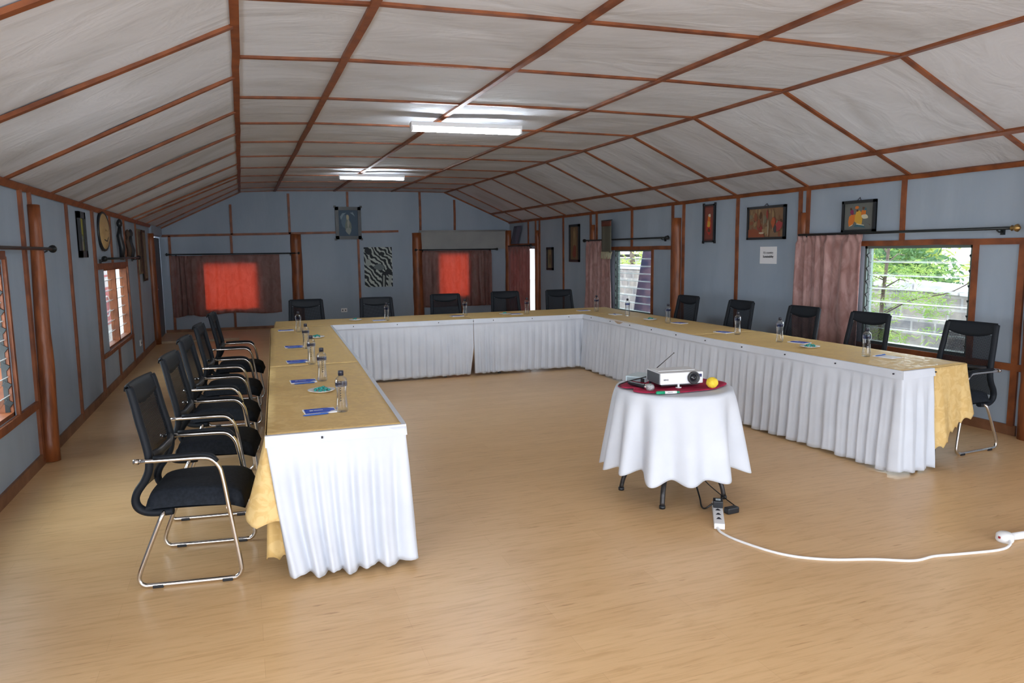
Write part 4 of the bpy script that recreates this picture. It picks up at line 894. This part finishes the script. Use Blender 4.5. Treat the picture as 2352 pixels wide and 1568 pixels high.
cable('power_cable',[(2.80,4.25,.3),(2.80,4.08,.14),(2.765,3.94,.03),(2.70,3.82,.008),(2.68,3.75,.02),(2.715,3.725,.055)],.0055,M['blackwire'],'thick black cable looping from under cloth to power strip')
cable('power_cable',[(2.86,4.32,.34),(2.86,4.2,.22),(2.87,4.04,.10),(2.92,3.9,.02),(2.90,3.72,.006),(2.855,3.655,.02)],.0035,M['blackwire'],'thin black cable from under cloth to right side of power strip')
cable('projector_cable',[(2.56,4.29,.79),(2.42,4.30,.765),(2.34,4.27,.755),(2.33,4.22,.75)],.004,M['blackwire'],'black cable lying on round table left of receiver')
e=empty('floor_plug',(3.95,2.72,0)); tag(e,'round white plug joined to the conduit at right floor edge','plug')
b=MB(); b.lathe([(.0,.0),(.04,.0),(.045,.01),(.043,.04),(.03,.052),(0,.054)],seg=20); b.obj('plug_body',M['whitepl'],e)
b=MB(); b.box((-.043,-.0,.03),(.006,.012,.012)); b.obj('indicator',C(.35,.02,.03),e)
b=MB(); b.tube([(3.99,2.715,.022),(4.4,2.68,.022),(XR-.03,2.5,.022)],.021,14); tag(b.obj('conduit_pipe',M['whitepl']),'white round conduit pipe lying on floor at right edge','pipe')
# ------------------------------------------------------------------ outside
b=MB(); b.box((2.3,6,-.35),(70,80,.1)); tag(b.obj('outdoor_ground',M['soil']),'pale gravel ground outside the windows',None,None,'structure')
# stone wall with coping
e=empty('stone_wall',(10.0,8.5,-.3)); tag(e,'grey dressed stone garden wall seen through large right window','wall')
def lean(y): return 1.30-.055*(9.4-y)+ -0.0
b=MB()
for (y0,y1) in [(3.0,13.5)]:
    n=12
    rs=[]
    for i in range(n+1):
        y=y0+(y1-y0)*i/n; t=1.02+.06*(y-7.6); rs.append([(-.15,y-8.5,0),(.25,y-8.5,0),(.25,y-8.5,t+.2),(-.15,y-8.5,t+.2)])
    b.rings(rs,smooth=False)
b.obj('masonry',M['stone'],e)
for i in range(14):
    y=3.0+i*.78; t=1.02+.06*(y+.39-7.6)+.2; b=MB(); b.box((.05,y+.39-8.5,t+.06),(.52,.75,.12),Matrix.Rotation(.06,3,'X'),.012); b.obj('coping_stone',M['coping'],e)
e=empty('stone_wall',(9.6,17.5,-.3)); tag(e,'pale stone wall outside the far right window','wall')
b=MB(); b.box((0,0,.72),(.4,7,1.45)); b.obj('masonry',M['stone'],e); b=MB(); b.box((0,0,1.5),(.5,7,.1)); b.obj('coping_stone',M['coping'],e)
def foliage(b,c,rad,n,size,rnd,narrow=.45):
    for _ in range(n):
        while True:
            p=Vector((rnd.uniform(-1,1),rnd.uniform(-1,1),rnd.uniform(-1,1)))
            if p.length<1: break
        p=Vector((c[0]+p.x*rad[0],c[1]+p.y*rad[1],c[2]+p.z*rad[2])); d=Vector((rnd.gauss(0,1),rnd.gauss(0,1),rnd.gauss(0,.7))).normalized(); s=d.cross(Vector((rnd.gauss(0,1),rnd.gauss(0,1),rnd.gauss(0,1)))).normalized()
        L=size*rnd.uniform(.6,1.4); W=L*narrow
        b.q([p-d*L,p+s*W*.5,p+d*L,p-s*W*.5])
rnd=random.Random(12)
e=empty('garden_tree',(8.3,7.6,-.3)); tag(e,'feathery green tree close outside the large right window','tree')
b=MB(); b.tube(smoothpts([(0,0,0),(.05,.1,.6),(0,.05,1.2),(-.1,-.1,1.9),(0,0,2.4)],4),lambda i:.035-.0012*i,7); b.tube(smoothpts([(0,.05,1.0),(-.1,-.5,1.25),(-.1,-1.1,1.4),(0,-1.5,1.7)],4),lambda i:.012-.0005*i,5)
for k in range(9):
    a=rnd.uniform(0,6.28); z=rnd.uniform(.5,2.0); b.tube([(0,0,z),(.35*math.cos(a),.35*math.sin(a),z+.12),(.6*math.cos(a),.6*math.sin(a),z+.1)],lambda i:.01-.003*i,5)
b.obj('trunk',M['bark'],e)
b=MB()
for k in range(44):
    c=(rnd.uniform(-.35,.35),rnd.uniform(-.85,.6),rnd.uniform(.35,1.75)); foliage(b,c,(.2,.22,.12),75,.042,rnd,.3)
b.obj('leaves',M['leaf'],e)['kind']='stuff'
b=MB()
e2=empty('garden_tree',(8.7,5.6,-.3)); tag(e2,'low leafy shrub outside near corner of large right window','shrub')
b.tube([(0,0,0),(.02,.05,.5),(0,0,.8)],.02,6); b.obj('trunk',M['bark'],e2); e2.name='garden_shrub'
b=MB()
for k in range(8): foliage(b,(rnd.uniform(-.2,.2),rnd.uniform(-.35,.35),rnd.uniform(.45,.95)),(.18,.2,.15),60,.04,rnd,.5)
b.obj('leaves',M['leaf2'],e2)['kind']='stuff'
def bush(x,y,z,r,h,mat,label,n=900,size=.09):
    e=empty('background_tree',(x,y,-.3)); tag(e,label,'tree','trees beyond the stone wall')
    b=MB(); b.tube([(0,0,0),(.1,.05,z*.5),(0,0,z+.2)],lambda i:.14-.03*i,7); b.obj('trunk',M['bark'],e)
    b=MB()
    for k in range(10): foliage(b,(rnd.uniform(-.6,.6)*r,rnd.uniform(-.6,.6)*r,z+rnd.uniform(-.55,.55)*h),(r*.5,r*.5,h*.42),n//10,size,rnd,.6)
    b.obj('leaves',mat,e)['kind']='stuff'
for (x,y,z,r,h,m,l,n,sz) in [(13.2,7.0,1.5,.95,1.3,'leaf2','dark green tree beyond stone wall, right part of window view',1900,.085),(13.2,9.1,1.5,.95,1.35,'leaf3','yellow-green tree beyond stone wall, middle of window view',1900,.085),(13.2,11.2,1.5,.95,1.3,'leaf2','green tree beyond stone wall, left part of window view',1900,.085),(13.2,13.4,1.5,.95,1.3,'leaf','pale green tree beyond stone wall, farthest left of view',1700,.085),
 (17,6.5,2.8,1.9,2.4,'leaf','tall pale green tree behind the others, right',3200,.15),(17,10.8,2.9,1.9,2.5,'leaf2','tall green tree behind the others, middle',3200,.15),(17,15.1,2.8,1.9,2.4,'leaf3','tall yellow-green tree behind the others, left',3200,.15)]: bush(x,y,z,r,h,M[m],l,n,sz)
bush(12.8,22.5,1.7,1.0,.9,M['leaf3'],'small bright green tree outside far right window',600,.08)
# outbuilding beyond far right window
e=empty('low_shed',(13.5,25.0,-.3)); tag(e,'low pale shed with dark roof outside far right window','shed')
b=MB(); b.box((0,0,.8),(3,2.5,1.6)); b.obj('walls',M['coping'],e); b=MB(); b.box((0,0,1.72),(3.5,3,.1)); b.obj('roof',M['iron'],e)
# dark blue and maroon form leaning outside far right window
e=empty('leaning_form',(7.3,12.0,-.3)); tag(e,'dark blue maroon form leaning outside far right window','form')
b=MB(); b.tube([(0,.40,0),(0,.30,.6),(0,.14,1.3),(0,-.05,2.05),(0,-.15,2.5)],lambda i:.30-.02*i,12,flat=(.5,1)); b.obj('roll',M['darkform'],e)
# red and white banner outside left louvred window
e=empty('roadside_banner',(-2.6,16.4,-.3),.0); tag(e,'red and white banner outside the left louvred window','banner')
b=MB(); b.box((0,0,1.1),(.04,2.4,2.2)); b.obj('panel',M['whitepl'],e)
b=MB(); b.box((.022,0,.95),(.006,2.2,.75)); b.box((.022,0,1.55),(.006,2.2,.04)); b.obj('red_field',M['red'],e)
b=MB(); b.tube([(.03,.3*math.cos(a*PI/12),.95+.2*math.sin(a*PI/12)) for a in range(24)],.015,6,closed=True); b.obj('ring_emblem',M['whitepl'],e)
for y in (-1.2,1.2): b=MB(); b.tube([(0,y,0),(0,y,2.3)],.03,8); b.obj('stake',M['wood'],e)
# ------------------------------------------------------------------ light
w=bpy.data.worlds.new('overcast_sky'); sc.world=w; w.use_nodes=True; nt=w.node_tree; bg=nt.nodes['Background']
tc=nt.nodes.new('ShaderNodeTexCoord'); sp=nt.nodes.new('ShaderNodeSeparateXYZ'); nt.links.new(tc.outputs['Generated'],sp.inputs[0])
rp=nt.nodes.new('ShaderNodeValToRGB'); rp.color_ramp.elements[0].position=.0; rp.color_ramp.elements[0].color=(.86,.92,1,1); rp.color_ramp.elements[1].position=.8; rp.color_ramp.elements[1].color=(.80,.90,1,1); nt.links.new(sp.outputs['Z'],rp.inputs[0]); nt.links.new(rp.outputs[0],bg.inputs['Color'])
bg.inputs['Strength'].default_value=3.4
def area(name,loc,rot,sx,sy,power,colr):
    l=bpy.data.lights.new(name,'AREA'); l.shape='RECTANGLE'; l.size=sx; l.size_y=sy; l.energy=power; l.color=colr; o=bpy.data.objects.new(name,l); o.location=loc; o.rotation_euler=rot; col.objects.link(o); return o
area('added_fill_front',(2.3,YF-.05,1.3),(PI/2,0,0),6.2,1.85,180,(.88,.93,1))  # added fill lamp at the invented opening behind the camera
area('added_fill_left',(XL-.05,.1,1.2),(0,-PI/2,0),1.35,3.6,75,(.88,.93,1))  # added side fill, set in the made-up left opening out of view
area('daylight_left_window',(XL-.15,5.3,1.08),(0,-PI/2,0),1.0,1.4,16,(.9,.95,1))
area('daylight_right_window',(XR+.13,5.5,1.15),(0,PI/2,0),1.0,1.4,14,(.9,.96,1))
for loc,rot,sx,sy in [((XR+.16,11.1,1.1),(0,PI/2,0),1.05,1.5),((XL-.16,10.9,1.0),(0,-PI/2,0),1.0,1.6),((XL-.16,5.3,1.08),(0,-PI/2,0),1.1,1.5)]:
    p=area('daylight_portal',loc,rot,sx,sy,1,(1,1,1)); p.data.cycles.is_portal=True
sc.view_settings.view_transform='Standard'; sc.view_settings.look='None'; sc.view_settings.gamma=1; sc.view_settings.exposure=.40; sc.view_settings.use_curve_mapping=False
